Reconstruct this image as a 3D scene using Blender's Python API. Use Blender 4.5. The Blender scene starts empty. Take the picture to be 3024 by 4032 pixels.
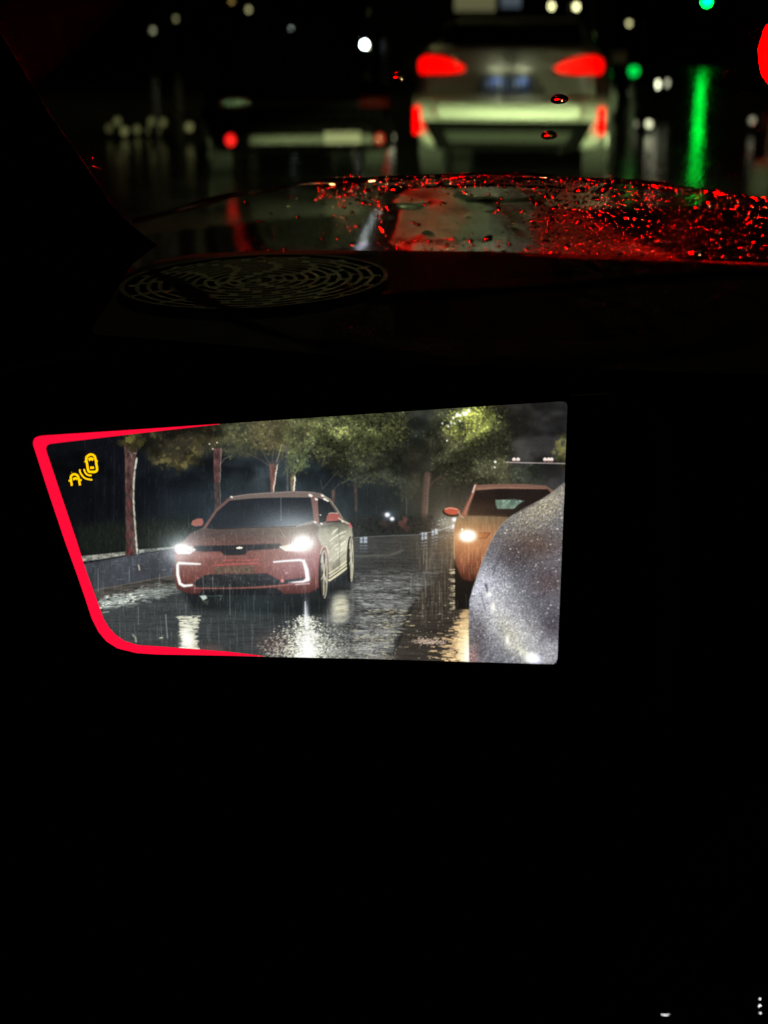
import bpy, bmesh, math, random
import numpy as np
from mathutils import Vector, Matrix

random.seed(4)
S = bpy.context.scene
COL = S.collection
PITCH = math.radians(18.3)
CAM = Vector((0, 0, 1.2))
FPX = 5500.0                                  # focal length in photo pixels

# ---------------------------------------------------------------- camera
cam_data = bpy.data.cameras.new('camera')
cam_data.sensor_fit = 'VERTICAL'; cam_data.sensor_height = 36.0
cam_data.lens = FPX/4032*36.0
cam_data.clip_start = 0.02; cam_data.clip_end = 2000
cam_data.dof.use_dof = True
cam_data.dof.focus_distance = 0.655
cam_data.dof.aperture_fstop = 9.4
cam_data.dof.aperture_ratio = 1.25
cam = bpy.data.objects.new('camera', cam_data); COL.objects.link(cam)
cam.location = CAM; cam.rotation_euler = (math.pi/2-PITCH, 0, 0)
S.camera = cam

# ---------------------------------------------------------------- night sky, exposure
w = bpy.data.worlds.new('World'); S.world = w; w.use_nodes = True
nt = w.node_tree
sky = nt.nodes.new('ShaderNodeTexSky'); sky.sky_type = 'NISHITA'; sky.sun_disc = False
sky.sun_elevation = math.radians(-8); sky.sun_rotation = math.radians(150)
bg = nt.nodes['Background']; bg.inputs['Strength'].default_value = 0.03
nt.links.new(sky.outputs['Color'], bg.inputs['Color'])
S.view_settings.view_transform = 'Standard'; S.view_settings.look = 'None'
S.view_settings.exposure = 0.0; S.view_settings.gamma = 1.0
S.cycles.use_denoising = True
S.cycles.max_bounces = 10; S.cycles.transparent_max_bounces = 16
S.cycles.transmission_bounces = 8; S.cycles.glossy_bounces = 4; S.cycles.diffuse_bounces = 2
S.cycles.caustics_reflective = False; S.cycles.caustics_refractive = False
S.cycles.sample_clamp_indirect = 160.0

# ---------------------------------------------------------------- helpers
def ray(u, v):
    x = (u-1512)/FPX; y = (2016-v)/FPX; c, s = math.cos(PITCH), math.sin(PITCH)
    return Vector((x, c+s*y, c*y-s))
def at(u, v, depth): return CAM+ray(u, v)*depth
def at_y(u, v, Y): d = ray(u, v); return CAM+d*(Y/d.y)
def on_plane(u, v, p, n): d = ray(u, v); return CAM+d*((p-CAM).dot(n)/d.dot(n))
def cam_dir(x, y, z):                          # camera axes (right, up, forward) to world
    c, s = math.cos(PITCH), math.sin(PITCH)
    return Vector((x, z*c+y*s, y*c-z*s)).normalized()

MATS = {}
def mat(name, base=(.5, .5, .5), rough=.5, metal=0.0, emit=None, strength=0.0, coat=0.0, vary=.25, scale=40.0, bump=0.0, bscale=200.0, trans=0.0, ior=1.45, spec=.5):
    if name in MATS: return MATS[name]
    m = bpy.data.materials.new(name); m.use_nodes = True; n = m.node_tree; b = n.nodes['Principled BSDF']
    b.inputs['Base Color'].default_value = (*base, 1); b.inputs['Roughness'].default_value = rough
    b.inputs['Metallic'].default_value = metal; b.inputs['Coat Weight'].default_value = coat
    b.inputs['Coat Roughness'].default_value = .06
    b.inputs['Specular IOR Level'].default_value = spec
    b.inputs['Transmission Weight'].default_value = trans; b.inputs['IOR'].default_value = ior
    if emit is not None:
        b.inputs['Emission Color'].default_value = (*emit, 1); b.inputs['Emission Strength'].default_value = strength
    if vary:
        tc = n.nodes.new('ShaderNodeTexCoord'); nz = n.nodes.new('ShaderNodeTexNoise'); nz.inputs['Scale'].default_value = scale; nz.inputs['Detail'].default_value = 5
        n.links.new(tc.outputs['Object'], nz.inputs['Vector'])
        mr = n.nodes.new('ShaderNodeMapRange'); mr.inputs['To Min'].default_value = 1-vary; mr.inputs['To Max'].default_value = 1+vary
        n.links.new(nz.outputs['Fac'], mr.inputs['Value'])
        mx = n.nodes.new('ShaderNodeMix'); mx.data_type = 'RGBA'; mx.blend_type = 'MULTIPLY'; mx.inputs['Factor'].default_value = 1
        mx.inputs['A'].default_value = (*base, 1); n.links.new(mr.outputs['Result'], mx.inputs['B']); n.links.new(mx.outputs['Result'], b.inputs['Base Color'])
        m2 = n.nodes.new('ShaderNodeMath'); m2.operation = 'MULTIPLY'; m2.inputs[1].default_value = rough; n.links.new(mr.outputs['Result'], m2.inputs[0]); n.links.new(m2.outputs[0], b.inputs['Roughness'])
    if bump:
        tc = n.nodes.new('ShaderNodeTexCoord'); nz = n.nodes.new('ShaderNodeTexNoise'); nz.inputs['Scale'].default_value = bscale; nz.inputs['Detail'].default_value = 4
        bp = n.nodes.new('ShaderNodeBump'); bp.inputs['Strength'].default_value = bump; bp.inputs['Distance'].default_value = .02
        n.links.new(tc.outputs['Object'], nz.inputs['Vector']); n.links.new(nz.outputs['Fac'], bp.inputs['Height']); n.links.new(bp.outputs['Normal'], b.inputs['Normal'])
    MATS[name] = m
    return m
def glow_mat(name, col, strength):
    return mat(name, (.02, .02, .02), .3, 0, col, strength, vary=.1)

def empty(name, loc=(0, 0, 0), rz=0.0):
    o = bpy.data.objects.new(name, None); COL.objects.link(o); o.location = loc; o.rotation_euler = (0, 0, rz); o.empty_display_size = .05
    return o
def tag(o, label=None, cat=None, group=None, kind=None):
    for k, v in (('label', label), ('category', cat), ('group', group), ('kind', kind)):
        if v: o[k] = v
    return o
def obj(name, data, m, parent=None, smooth=False):
    """data: bmesh or (verts, faces)"""
    me = bpy.data.meshes.new(name)
    if isinstance(data, tuple): me.from_pydata([tuple(v) for v in data[0]], [], data[1]); me.update()
    else: data.to_mesh(me); data.free()
    if smooth:
        me.polygons.foreach_set('use_smooth', [len(p.vertices) <= 4 for p in me.polygons])
    me.materials.append(m)
    o = bpy.data.objects.new(name, me); COL.objects.link(o)
    if parent is not None: o.parent = parent
    return o
def box(bm, c, s, rot=None, bev=0.0, seg=2):
    r = bmesh.ops.create_cube(bm, size=1.0)
    M = Matrix.Translation(c) @ (rot.to_4x4() if rot is not None else Matrix()) @ Matrix.Diagonal((*s, 1))
    bmesh.ops.transform(bm, matrix=M, verts=r['verts'])
    if bev:
        es = list({e for v in r['verts'] for e in v.link_edges})
        bmesh.ops.bevel(bm, geom=es, offset=bev, segments=seg, affect='EDGES', profile=.6)
    return bm
def nbox(c, s, bev=0.0, rot=None): return box(bmesh.new(), c, s, rot, bev)
def cyl(bm, a, b, r0, r1=None, n=14, cap=True):
    a, b = Vector(a), Vector(b); d = b-a; r1 = r0 if r1 is None else r1
    q = d.to_track_quat('Z', 'Y').to_matrix().to_4x4()
    bmesh.ops.create_cone(bm, cap_ends=cap, segments=n, radius1=r0, radius2=r1, depth=d.length, matrix=Matrix.Translation((a+b)/2) @ q)
    return bm
def ball(bm, c, r, u=14, v=9, sc=(1, 1, 1)):
    bmesh.ops.create_uvsphere(bm, u_segments=u, v_segments=v, radius=r, matrix=Matrix.Translation(c) @ Matrix.Diagonal((*sc, 1)))
    return bm
def prism(front, back):
    """closed solid between two matching outlines"""
    n = len(front); vs = list(front)+list(back)
    fs = [tuple(range(n))[::-1], tuple(range(n, 2*n))]+[(i, (i+1) % n, n+(i+1) % n, n+i) for i in range(n)]
    return vs, fs
def rrect(hw, z0, z1, r, taper=0.0, n=5):
    """half of nothing: closed rounded outline in (x, z)"""
    pts = []
    for (sx, sz, a0) in ((1, -1, -90), (1, 1, 0), (-1, 1, 90), (-1, -1, 180)):
        w = hw-(taper if sz > 0 else 0)
        cx = sx*(w-r); cz = (z0+r) if sz < 0 else (z1-r)
        for k in range(n):
            a = math.radians(a0+90*k/(n-1)); pts.append((cx+r*math.cos(a), cz+r*math.sin(a)))
    return pts
def loft(secs):
    """secs: list of (y, outline) -> verts, faces with end caps"""
    vs, fs = [], []; n = len(secs[0][1])
    for y, o in secs: vs += [(x, y, z) for x, z in o]
    for i in range(len(secs)-1):
        for k in range(n):
            a = i*n+k; b = i*n+(k+1) % n; fs.append((a, b, b+n, a+n))
    fs.append(tuple(range(n))); fs.append(tuple(range((len(secs)-1)*n, len(secs)*n))[::-1])
    return vs, fs

# ---------------------------------------------------------------- picture shown on the camera display
# drawn in numpy, in display colour values (0..1), on a canvas of photo-sized units
CX0, CY0, CX1, CY1, CS = 110, 1560, 2260, 2640, 0.5
CW, CH = int((CX1-CX0)*CS), int((CY1-CY0)*CS)

def paint_display():
    rng = np.random.default_rng(11)
    img = np.zeros((CH, CW, 3), np.float32)
    YY, XX = np.mgrid[0:CH, 0:CW].astype(np.float32)
    XX = XX/CS + CX0 + 0.5/CS; YY = YY/CS + CY0 + 0.5/CS

    def box(x0, y0, x1, y1, pad=4):
        a = max(0, int((x0-pad-CX0)*CS)); b = min(CW, int((x1+pad-CX0)*CS)+2)
        c = max(0, int((y0-pad-CY0)*CS)); d = min(CH, int((y1+pad-CY0)*CS)+2)
        return slice(c, max(c, d)), slice(a, max(a, b))

    def noise(sx, sy, seed, octv=3, x=XX, y=YY):
        out = np.zeros_like(x); amp = 1.0; tot = 0
        for o in range(octv):
            g = np.random.default_rng(seed*17+o).random((97, 97)).astype(np.float32)
            u = x/sx*(2**o)+o*13.7; v = y/sy*(2**o)+o*7.3
            iu = np.floor(u).astype(int); iv = np.floor(v).astype(int)
            fu = u-iu; fv = v-iv
            fu = fu*fu*(3-2*fu); fv = fv*fv*(3-2*fv)
            a = g[iv % 97, iu % 97]; b = g[iv % 97, (iu+1) % 97]
            c = g[(iv+1) % 97, iu % 97]; d = g[(iv+1) % 97, (iu+1) % 97]
            out += amp*((a*(1-fu)+b*fu)*(1-fv)+(c*(1-fu)+d*fu)*fv); tot += amp; amp *= 0.55
        return out/tot

    def sdf(pts, x, y):
        p = np.asarray(pts, np.float32); n = len(p)
        d = np.full(x.shape, 1e9, np.float32); ins = np.zeros(x.shape, bool)
        for i in range(n):
            ax, ay = p[i]; bx, by = p[(i+1) % n]
            ex, ey = bx-ax, by-ay
            t = np.clip(((x-ax)*ex+(y-ay)*ey)/(ex*ex+ey*ey+1e-9), 0, 1)
            d = np.minimum(d, (x-ax-t*ex)**2+(y-ay-t*ey)**2)
            if ay != by:
                ins ^= ((ay > y) != (by > y)) & (x < ex*(y-ay)/(by-ay)+ax)
        d = np.sqrt(d)
        return np.where(ins, -d, d)

    def put(sl, m, col):
        m = m[..., None]
        img[sl] = img[sl]*(1-m) + np.asarray(col, np.float32)*m

    def poly(pts, col, soft=2.0, alpha=1.0, fn=None):
        p = np.asarray(pts, np.float32)
        sl = box(p[:, 0].min(), p[:, 1].min(), p[:, 0].max(), p[:, 1].max(), soft+4)
        x, y = XX[sl], YY[sl]
        if x.size == 0: return
        m = np.clip(0.5 - sdf(p, x, y)/(2*soft), 0, 1)*alpha
        c = np.asarray(col, np.float32)/255.0
        if fn is not None: c = fn(x, y, c)
        put(sl, m.astype(np.float32), c)

    def line(pts, w, col, soft=2.0, alpha=1.0, add=False):
        p = np.asarray(pts, np.float32)
        w = np.asarray(w, np.float32); w = np.full(len(p), float(w), np.float32) if w.ndim == 0 else w[:len(p)]
        pad = float(w.max())+soft+4
        sl = box(p[:, 0].min(), p[:, 1].min(), p[:, 0].max(), p[:, 1].max(), pad)
        x, y = XX[sl], YY[sl]
        if x.size == 0: return
        m = np.zeros(x.shape, np.float32)
        for i in range(len(p)-1):
            ax, ay = p[i]; ex, ey = p[i+1]-p[i]
            t = np.clip(((x-ax)*ex+(y-ay)*ey)/(ex*ex+ey*ey+1e-9), 0, 1)
            d = np.sqrt((x-ax-t*ex)**2+(y-ay-t*ey)**2) - (w[i]*(1-t)+w[i+1]*t)/2
            m = np.maximum(m, np.clip(0.5-d/(2*soft), 0, 1))
        m = m*alpha
        if add: img[sl] += m[..., None]*np.asarray(col, np.float32)/255
        else: put(sl, m, np.asarray(col, np.float32)/255)

    def glow(cx, cy, rx, ry, col, k=1.0, pw=2.0, mode='screen'):
        sl = box(cx-rx*3, cy-ry*3, cx+rx*3, cy+ry*3, 0)
        x, y = XX[sl], YY[sl]
        if x.size == 0: return
        r = np.sqrt(((x-cx)/rx)**2+((y-cy)/ry)**2)
        g = (k*np.exp(-r**pw))[..., None]*np.asarray(col, np.float32)/255
        if mode == 'screen': img[sl] = 1-(1-np.minimum(img[sl], 1))*(1-np.minimum(g, 1))
        else: img[sl] += g

    def blob(cx, cy, r, col, a=1.0, asp=1.0, ang=0.0, lobes=0, ph=0.0, soft=1.5):
        sl = box(cx-r*1.6, cy-r*1.6, cx+r*1.6, cy+r*1.6, 2)
        x, y = XX[sl]-cx, YY[sl]-cy
        if x.size == 0: return
        ca, sa = math.cos(ang), math.sin(ang)
        u = x*ca+y*sa; v = (-x*sa+y*ca)*asp
        d = np.sqrt(u*u+v*v)
        rr = r
        if lobes: rr = r*(0.72+0.38*np.abs(np.cos(np.arctan2(v, u)*lobes/2+ph)))
        put(sl, (np.clip(0.5-(d-rr)/(2*soft), 0, 1)*a).astype(np.float32), np.asarray(col, np.float32)/255)

    def inside(pts, n):
        p = np.asarray(pts, np.float32)
        lo, hi = p.min(0), p.max(0)
        out = []
        while len(out) < n:
            q = rng.random((n*2, 2)).astype(np.float32)*(hi-lo)+lo
            s = sdf(p, q[:, 0], q[:, 1])
            out += [tuple(v) for v in q[s < 0]]
        return out[:n]

    # ---- backdrop: dark wood behind the road, hazier towards the middle
    c = np.zeros_like(img)
    def grad(px, stops):
        xs = [s[0] for s in stops]
        return np.stack([np.interp(px, xs, [s[1][k] for s in stops]) for k in range(3)], -1)
    c = grad(XX, [(150, (11, 12, 16)), (480, (14, 16, 21)), (700, (19, 23, 28)), (860, (29, 35, 40)), (1050, (42, 50, 54)),
                  (1250, (36, 45, 50)), (1450, (38, 44, 45)), (1650, (42, 47, 42)), (1850, (46, 48, 42)), (2050, (50, 49, 46)), (2240, (56, 55, 55))])/255
    v = np.interp(YY, [1580, 1700, 1850, 2000, 2150], [1.0, 0.95, 0.97, 1.0, 1.1])
    img[:] = c*v[..., None]
    img *= (0.72+0.56*noise(60, 90, 1, 4))[..., None]
    glow(780, 2010, 180, 130, (20, 27, 34), 0.5)
    glow(900, 1930, 260, 120, (10, 14, 14), 0.5)
    # faint thin stems far back
    for k in range(46):
        x = rng.uniform(320, 1700); y0 = rng.uniform(1750, 1950); y1 = rng.uniform(2000, 2120)
        line([(x, y0), (x+rng.uniform(-8, 8), y1)], rng.uniform(1.5, 5), (60, 66, 68), 2, rng.uniform(.05, .22))
    # grass bank at the left
    poly([(300, 2080), (520, 2050), (760, 2030), (760, 2160), (540, 2170), (320, 2200)], (26, 31, 26), 22, 0.8)
    for k in range(700):
        x = rng.uniform(310, 770); y = rng.uniform(2060, 2185)
        h = rng.uniform(8, 26); s = rng.uniform(-9, 9)
        g = rng.uniform(.5, 1.2)*np.interp(x, [300, 500, 720], [.85, .8, 1.15])
        line([(x, y), (x+s, y-h)], 2.2, (44*g, 54*g, 38*g), 1.6, rng.uniform(.15, .6))

    # ---- foliage: leaf sized dabs in clumps
    def foliage(pts, n, r, dark, light, hi=None, hif=0.08, a=.8, lobes=5, clump=26, lightfn=None, jit=13):
        pts_in = inside(pts, n)
        nz = np.random.default_rng(n)
        for (x, y) in pts_in:
            f = float(nz.random())
            cl = 0.5+0.5*math.sin(x/clump+3*math.sin(y/clump*.8))*math.cos(y/clump*1.1+2*math.sin(x/clump*.7))
            w = min(1, max(0, 0.55*f+0.6*cl-.12))
            if lightfn is not None: w *= lightfn(x, y)
            col = [dark[k]*(1-w)+light[k]*w for k in range(3)]
            x += float(nz.normal(0, jit)); y += float(nz.normal(0, jit))
            rad = r*float(nz.uniform(.55, 1.25))
            if hi is not None and f < hif*(1.6*cl):
                col = hi; rad *= .8
            blob(x, y, rad, col, a*float(nz.uniform(.5, 1)), float(nz.uniform(1, 1.9)), float(nz.uniform(0, 6.3)), lobes, float(nz.uniform(0, 6)), 1.6)

    # top canopy, hazy dim undercoat
    poly([(560, 1690), (860, 1640), (1200, 1600), (1610, 1580), (1640, 1760), (1560, 1830), (1400, 1860), (1180, 1800), (1000, 1790), (850, 1790), (740, 1840), (600, 1830), (560, 1740)], (44, 44, 30), 26, .62)
    poly([(1600, 1580), (2020, 1580), (2010, 1920), (1620, 1950)], (46, 47, 32), 30, .8)
    F1 = [(480, 1700), (600, 1680), (860, 1655), (880, 1700), (870, 1745), (825, 1750), (790, 1770), (775, 1800), (745, 1830), (732, 1842), (665, 1832), (620, 1822), (600, 1790), (590, 1740), (500, 1730)]
    lfa = lambda x, y: float(np.clip(.3+1.0*max(0, (y-1760)/70)+.7*max(0, (x-700)/120), .2, 1))
    foliage(F1, 900, 11, (33, 30, 24), (80, 73, 40), (100, 90, 50), .03, .65, 3, 22, lfa)
    for (x, y) in ((510, 1733), (520, 1722), (498, 1741), (592, 1712), (668, 1815), (700, 1825), (640, 1806), (735, 1812), (755, 1795), (760, 1770), (600, 1700), (632, 1815), (728, 1832)):
        [blob(x+rng.normal(0, 9), y+rng.normal(0, 7), rng.uniform(5, 10), (88, 82, 44), .6, 1.4, rng.uniform(0, 6), 3, 1) for q in range(4)]
    F2 = [(870, 1660), (1000, 1650), (985, 1780), (930, 1795), (890, 1790), (875, 1730)]
    foliage(F2, 600, 8, (38, 42, 36), (66, 68, 48), None, 0, .6)
    F3 = [(985, 1655), (1160, 1620), (1160, 1700), (1120, 1770), (1060, 1780), (1000, 1765)]
    foliage(F3, 760, 7.5, (54, 50, 38), (92, 80, 50), (120, 90, 52), .06, .6)
    F4 = [(1110, 1640), (1240, 1625), (1225, 1760), (1210, 1830), (1170, 1870), (1140, 1880), (1120, 1790)]
    foliage(F4, 620, 7, (56, 62, 42), (100, 112, 62), (144, 152, 88), .06, .7)
    F5 = [(1180, 1615), (1300, 1605), (1590, 1590), (1606, 1640), (1604, 1690), (1590, 1735), (1560, 1760), (1510, 1770), (1480, 1800), (1350, 1835), (1270, 1815), (1230, 1760)]
    lf = lambda x, y: float(np.interp(y, [1600, 1700, 1780, 1840], [1.15, 1.05, .7, .4]))
    foliage(F5, 2600, 6.2, (56, 60, 38), (126, 136, 70), (178, 184, 108), .06, .75, 3, 30, lf)
    for (x, y) in ((1590, 1690), (1597, 1700), (1580, 1716), (1548, 1668), (1530, 1680), (1340, 1700), (1350, 1694), (1330, 1707), (1290, 1690)):
        for k in range(7): blob(x+rng.normal(0, 15), y+rng.normal(0, 12), rng.uniform(3.5, 6), (152, 154, 76), .7, 1.4, rng.uniform(0, 6), 4, 0)
    F6 = [(1240, 1790), (1500, 1790), (1600, 1740), (1650, 1780), (1660, 1900), (1600, 1980), (1560, 1900), (1380, 1900), (1300, 1860)]
    foliage(F6, 1500, 6.5, (48, 50, 40), (76, 80, 54), (112, 116, 78), .02, .55, 3)
    F12 = [(1590, 1590), (1760, 1580), (1760, 1680), (1710, 1780), (1720, 1880), (1640, 1900), (1600, 1800)]
    foliage(F12, 900, 6.5, (46, 49, 38), (78, 80, 56), (118, 118, 80), .02, .6, 3, 24)
    F13 = [(840, 1660), (1240, 1620), (1240, 1720), (1180, 1770), (860, 1760)]
    foliage(F13, 900, 7, (50, 50, 36), (92, 90, 52), (140, 138, 76), .03, .55, 3, 28)
    # understorey haze
    poly([(1600, 1760), (1720, 1740), (1760, 1900), (1990, 1900), (1990, 2000), (1700, 2040), (1600, 2000)], (62, 58, 48), 34, .55)
    # dark gap in the crown between the two lit trees
    poly([(1612, 1580), (1700, 1600), (1690, 1680), (1650, 1760), (1612, 1740)], (45, 50, 44), 14, .75)
    # lit tree on the right
    F7 = [(1740, 1680), (1770, 1640), (1830, 1612), (1960, 1608), (2005, 1690), (1998, 1740), (1995, 1820), (2010, 1900), (1990, 1910), (1900, 1890), (1780, 1900), (1720, 1850), (1700, 1760)]
    lf2 = lambda x, y: float(np.clip(1.2-math.hypot((x-1855)/150, (y-1668)/170), .25, 1.1))
    foliage(F7, 2800, 6.0, (62, 60, 46), (122, 128, 62), None, 0, .7, 3, 24, lf2)
    for (x, y) in inside(F7, 90): blob(x, y, rng.uniform(2.5, 4.5), (126, 122, 92), rng.uniform(.3, .8), 1.6, rng.uniform(0, 6))
    F8 = [(1760, 1700), (1768, 1650), (1800, 1640), (1840, 1612), (1950, 1606), (1962, 1650), (1920, 1700), (1870, 1730), (1790, 1712)]
    foliage(F8, 620, 5.6, (78, 86, 40), (168, 178, 62), (214, 222, 116), .1, .75, 3, 14, None, 22)
    glow(1868, 1650, 70, 46, (110, 122, 36), .42)
    for k in range(70): blob(1868+rng.normal(0, 36), 1648+rng.normal(0, 26), rng.uniform(3, 6), (206, 216, 86), .85, 1.5, rng.uniform(0, 6), 4, 0)
    for (x, y, r) in ((1801, 1634, 8), (1812, 1636, 6), (1827, 1629, 9), (1836, 1628, 7), (1812, 1659, 6), (1785, 1646, 6), (1776, 1665, 7), (1765, 1678, 6), (1790, 1668, 5), (1742, 1667, 5), (1846, 1617, 7), (1760, 1735, 4), (1950, 1818, 6), (1948, 1840, 4)):
        blob(x, y, r, (232, 240, 214), .95, 1.3, 1.2)
    poly([(1800, 1660), (1832, 1662), (1830, 1686), (1805, 1690)], (36, 44, 30), 6, .8)
    # sky and dark crowns on the right
    poly([(2080, 1620), (2160, 1600), (2210, 1640), (2190, 1770), (2110, 1790), (2070, 1720)], (38, 37, 37), 24, .65)
    F9 = [(1960, 1600), (2090, 1600), (2100, 1700), (2040, 1720), (1990, 1660)]
    foliage(F9, 200, 8, (44, 42, 36), (60, 56, 44), None, 0, .5)
    F10 = [(2195, 1740), (2236, 1715), (2232, 1830), (2200, 1820)]
    foliage(F10, 130, 8, (58, 56, 34), (112, 110, 52), None, 0, .7)
    F11 = [(2030, 1840), (2110, 1830), (2140, 1890), (2090, 1900), (2020, 1900)]
    foliage(F11, 140, 7, (48, 54, 44), (76, 86, 58), (116, 134, 80), .03, .6)
    for (pts, n_, c1, c2) in ((F5, 420, (92, 100, 56), (140, 146, 82)), (F7, 420, (84, 86, 56), (126, 128, 76)), (F1, 140, (58, 52, 34), (92, 84, 48)), (F13, 240, (78, 76, 48), (116, 110, 66))):
        for (x, y) in inside(pts, n_):
            x += rng.normal(0, 34); y += rng.normal(0, 26); t = rng.random()
            blob(x, y, rng.uniform(2.5, 5.5), [c1[q]*(1-t)+c2[q]*t for q in range(3)], rng.uniform(.3, .8), 1.5, rng.uniform(0, 6), 3)
    pt = noise(120, 80, 71, 3); pt = np.clip((pt-.36)/.26, 0, 1); up_ = np.clip((1960-YY)/120, 0, 1)
    img *= (1-up_*(1-(.62+.58*pt)))[..., None]
    b = img.copy()
    for ax in (0, 1): b = .5*b+.25*np.roll(b, 1, ax)+.25*np.roll(b, -1, ax)
    img[:] = .35*img+.65*b
    # ---- trunks
    def trunk(left, right, col, rim=None, rimw=5, mott=.5, seed=3, ra=1.0):
        def fn(x, y, c0):
            n = noise(11, 26, seed, 3, x, y); n2 = noise(26, 120, seed+1, 2, x, y)
            return c0*(1-mott+2*mott*(0.65*n+.35*n2))[..., None]
        poly(list(left)+list(right)[::-1], col, 2.5, 1, fn)
        if rim is not None:
            for i in range(len(right)-1):
                p, q = right[i], right[i+1]
                for t in np.linspace(0, 1, 12)[:-1]:
                    x = p[0]+(q[0]-p[0])*t; y = p[1]+(q[1]-p[1])*t
                    line([(x+rng.uniform(-2, 2), y), (x+rng.uniform(-2, 2)+(q[0]-p[0])/11, y+(q[1]-p[1])/11+2)], rimw*rng.uniform(.6, 1.15), rim, 1.8, ra*rng.uniform(.7, 1))
    trunk([(486, 1745), (492, 1795), (493, 1900), (494, 2002), (496, 2140), (493, 2190)], [(545, 1760), (534, 1799), (523, 1929), (529, 2038), (536, 2140), (538, 2196)], (76, 56, 52), None, 5, .8, 5)
    for k in range(70):
        y = rng.uniform(1800, 2180); line([(rng.uniform(497, 520), y), (rng.uniform(497, 522), y+rng.uniform(10, 40))], rng.uniform(2, 5), (rng.choice([44, 116]), 34, 36), 2, .3)
    rimp = [(539, 1803), (531, 1850), (526, 1915), (527, 1983), (532, 2074), (538, 2140), (541, 2180), (546, 2228)]
    for i in range(len(rimp)-1):
        p, q = rimp[i], rimp[i+1]
        for t in np.linspace(0, 1, 12)[:-1]:
            x = p[0]+(q[0]-p[0])*t; y = p[1]+(q[1]-p[1])*t
            line([(x+rng.uniform(-1.5, 1.5), y), (x+(q[0]-p[0])/11+rng.uniform(-1, 1), y+(q[1]-p[1])/11+2)], rng.uniform(3.5, 7), (196, 192, 172), 2.4, rng.uniform(.35, .85))
    line([(515, 1768), (522, 1782), (536, 1786)], 3, (190, 176, 160), 2, .6)
    foliage([(495, 1700), (560, 1690), (556, 1770), (520, 1775), (498, 1745)], 45, 13, (34, 30, 20), (70, 64, 30), None, 0, .8)
    blob(508, 1732, 16, (96, 92, 38), .9, 1.2, .4, 5, 1); blob(524, 1722, 12, (84, 80, 34), .9, 1.2, 1.4, 5, 2)
    trunk([(840, 1765), (841, 1850), (845, 1930), (846, 2010)], [(872, 1765), (869, 1830), (866, 1900), (868, 1990)], (84, 56, 55), (180, 174, 160), 3.0, .6, 8, .45)
    trunk([(842, 1900), (845, 1960), (846, 2015)], [(866, 1900), (866, 1950), (868, 1990)], (62, 54, 52), None, 2, .5, 9)
    line([(870, 1825), (884, 1806), (908, 1796)], 4, (120, 112, 96), 2, .6)
    for p in ((825, 1748), (855, 1743), (838, 1768)): blob(p[0], p[1], 3.5, (206, 196, 176), .8)
    trunk([(1060, 1828), (1064, 1880), (1066, 1940)], [(1092, 1828), (1084, 1880), (1076, 1940)], (104, 68, 62), (206, 196, 170), 4, .4, 12, .9)
    for q in ([(1064, 1836), (1030, 1812), (975, 1786)], [(1070, 1836), (1046, 1800), (1030, 1765)], [(1080, 1836), (1098, 1790), (1112, 1748)], [(1086, 1838), (1108, 1800), (1116, 1768)], [(1074, 1830), (1072, 1790), (1080, 1760)]):
        line(q, [8, 5, 3], (98, 84, 74), 2.4, .5)
    line([(1090, 1818), (1100, 1786), (1109, 1752)], 2.5, (190, 180, 160), 1.5, .6)
    trunk([(1127, 1750), (1128, 1935)], [(1134, 1750), (1136, 1935)], (82, 80, 80), None, 2, .3, 14)
    trunk([(1143, 1880), (1146, 1935)], [(1161, 1876), (1158, 1935)], (120, 102, 82), (230, 220, 190), 5, .4, 15, .9)
    for q in ([(1150, 1880), (1146, 1850), (1136, 1836)], [(1154, 1880), (1170, 1846), (1196, 1804)], [(1153, 1880), (1158, 1820), (1156, 1768)], [(1156, 1875), (1186, 1828), (1204, 1815)]):
        line(q, [6, 4, 3], (118, 116, 74), 2.4, .5)
    trunk([(1306, 1930), (1306, 1980)], [(1320, 1930), (1318, 1980)], (80, 62, 56), None, 2, .4, 16)
    for q in ([(1270, 1925), (1300, 1890), (1335, 1850)], [(1312, 1932), (1330, 1910), (1370, 1890)], [(1268, 1920), (1262, 1890)], [(1405, 1920), (1430, 1890), (1466, 1870)]):
        line(q, [4, 3, 2], (98, 88, 82), 2, .5)
    trunk([(1394, 1905), (1398, 2015)], [(1408, 1905), (1406, 2015)], (68, 58, 54), None, 2, .4, 17)
    line([(1684, 1870), (1676, 1940), (1671, 2040)], [26, 22, 24], (94, 72, 62), 6, .8)
    line([(1690, 1880), (1684, 1950), (1681, 2035)], 4, (140, 112, 98), 3, .45)
    line([(1680, 1925), (1712, 1890), (1760, 1866)], [10, 6, 3], (92, 66, 56), 4, .5)
    line([(1601, 1960), (1601, 2050)], 4, (88, 88, 86), 2, .6)
    # gantry with lamps
    line([(1992, 1820), (2060, 1822), (2228, 1825)], 4, (176, 160, 158), 1.5, .85)
    for x in (2024, 2040, 2146, 2160, 2172):
        blob(x, 1809, 7.5, (228, 206, 196), .95, 1.0); blob(x, 1817, 5, (120, 84, 80), .8)

    # ---- verge, kerb and far road edge
    poly([(1380, 2040), (1660, 2030), (1780, 2050), (1780, 2110), (1654, 2106), (1390, 2120)], (34, 34, 32), 16, .75)
    for k in range(160):
        x = rng.uniform(1380, 1780); y = rng.uniform(2030, 2104); blob(x, y, rng.uniform(3, 8), rng.choice([24, 48])*np.array([1, .96, .86]), .5, 1.5, rng.uniform(0, 6))
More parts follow.
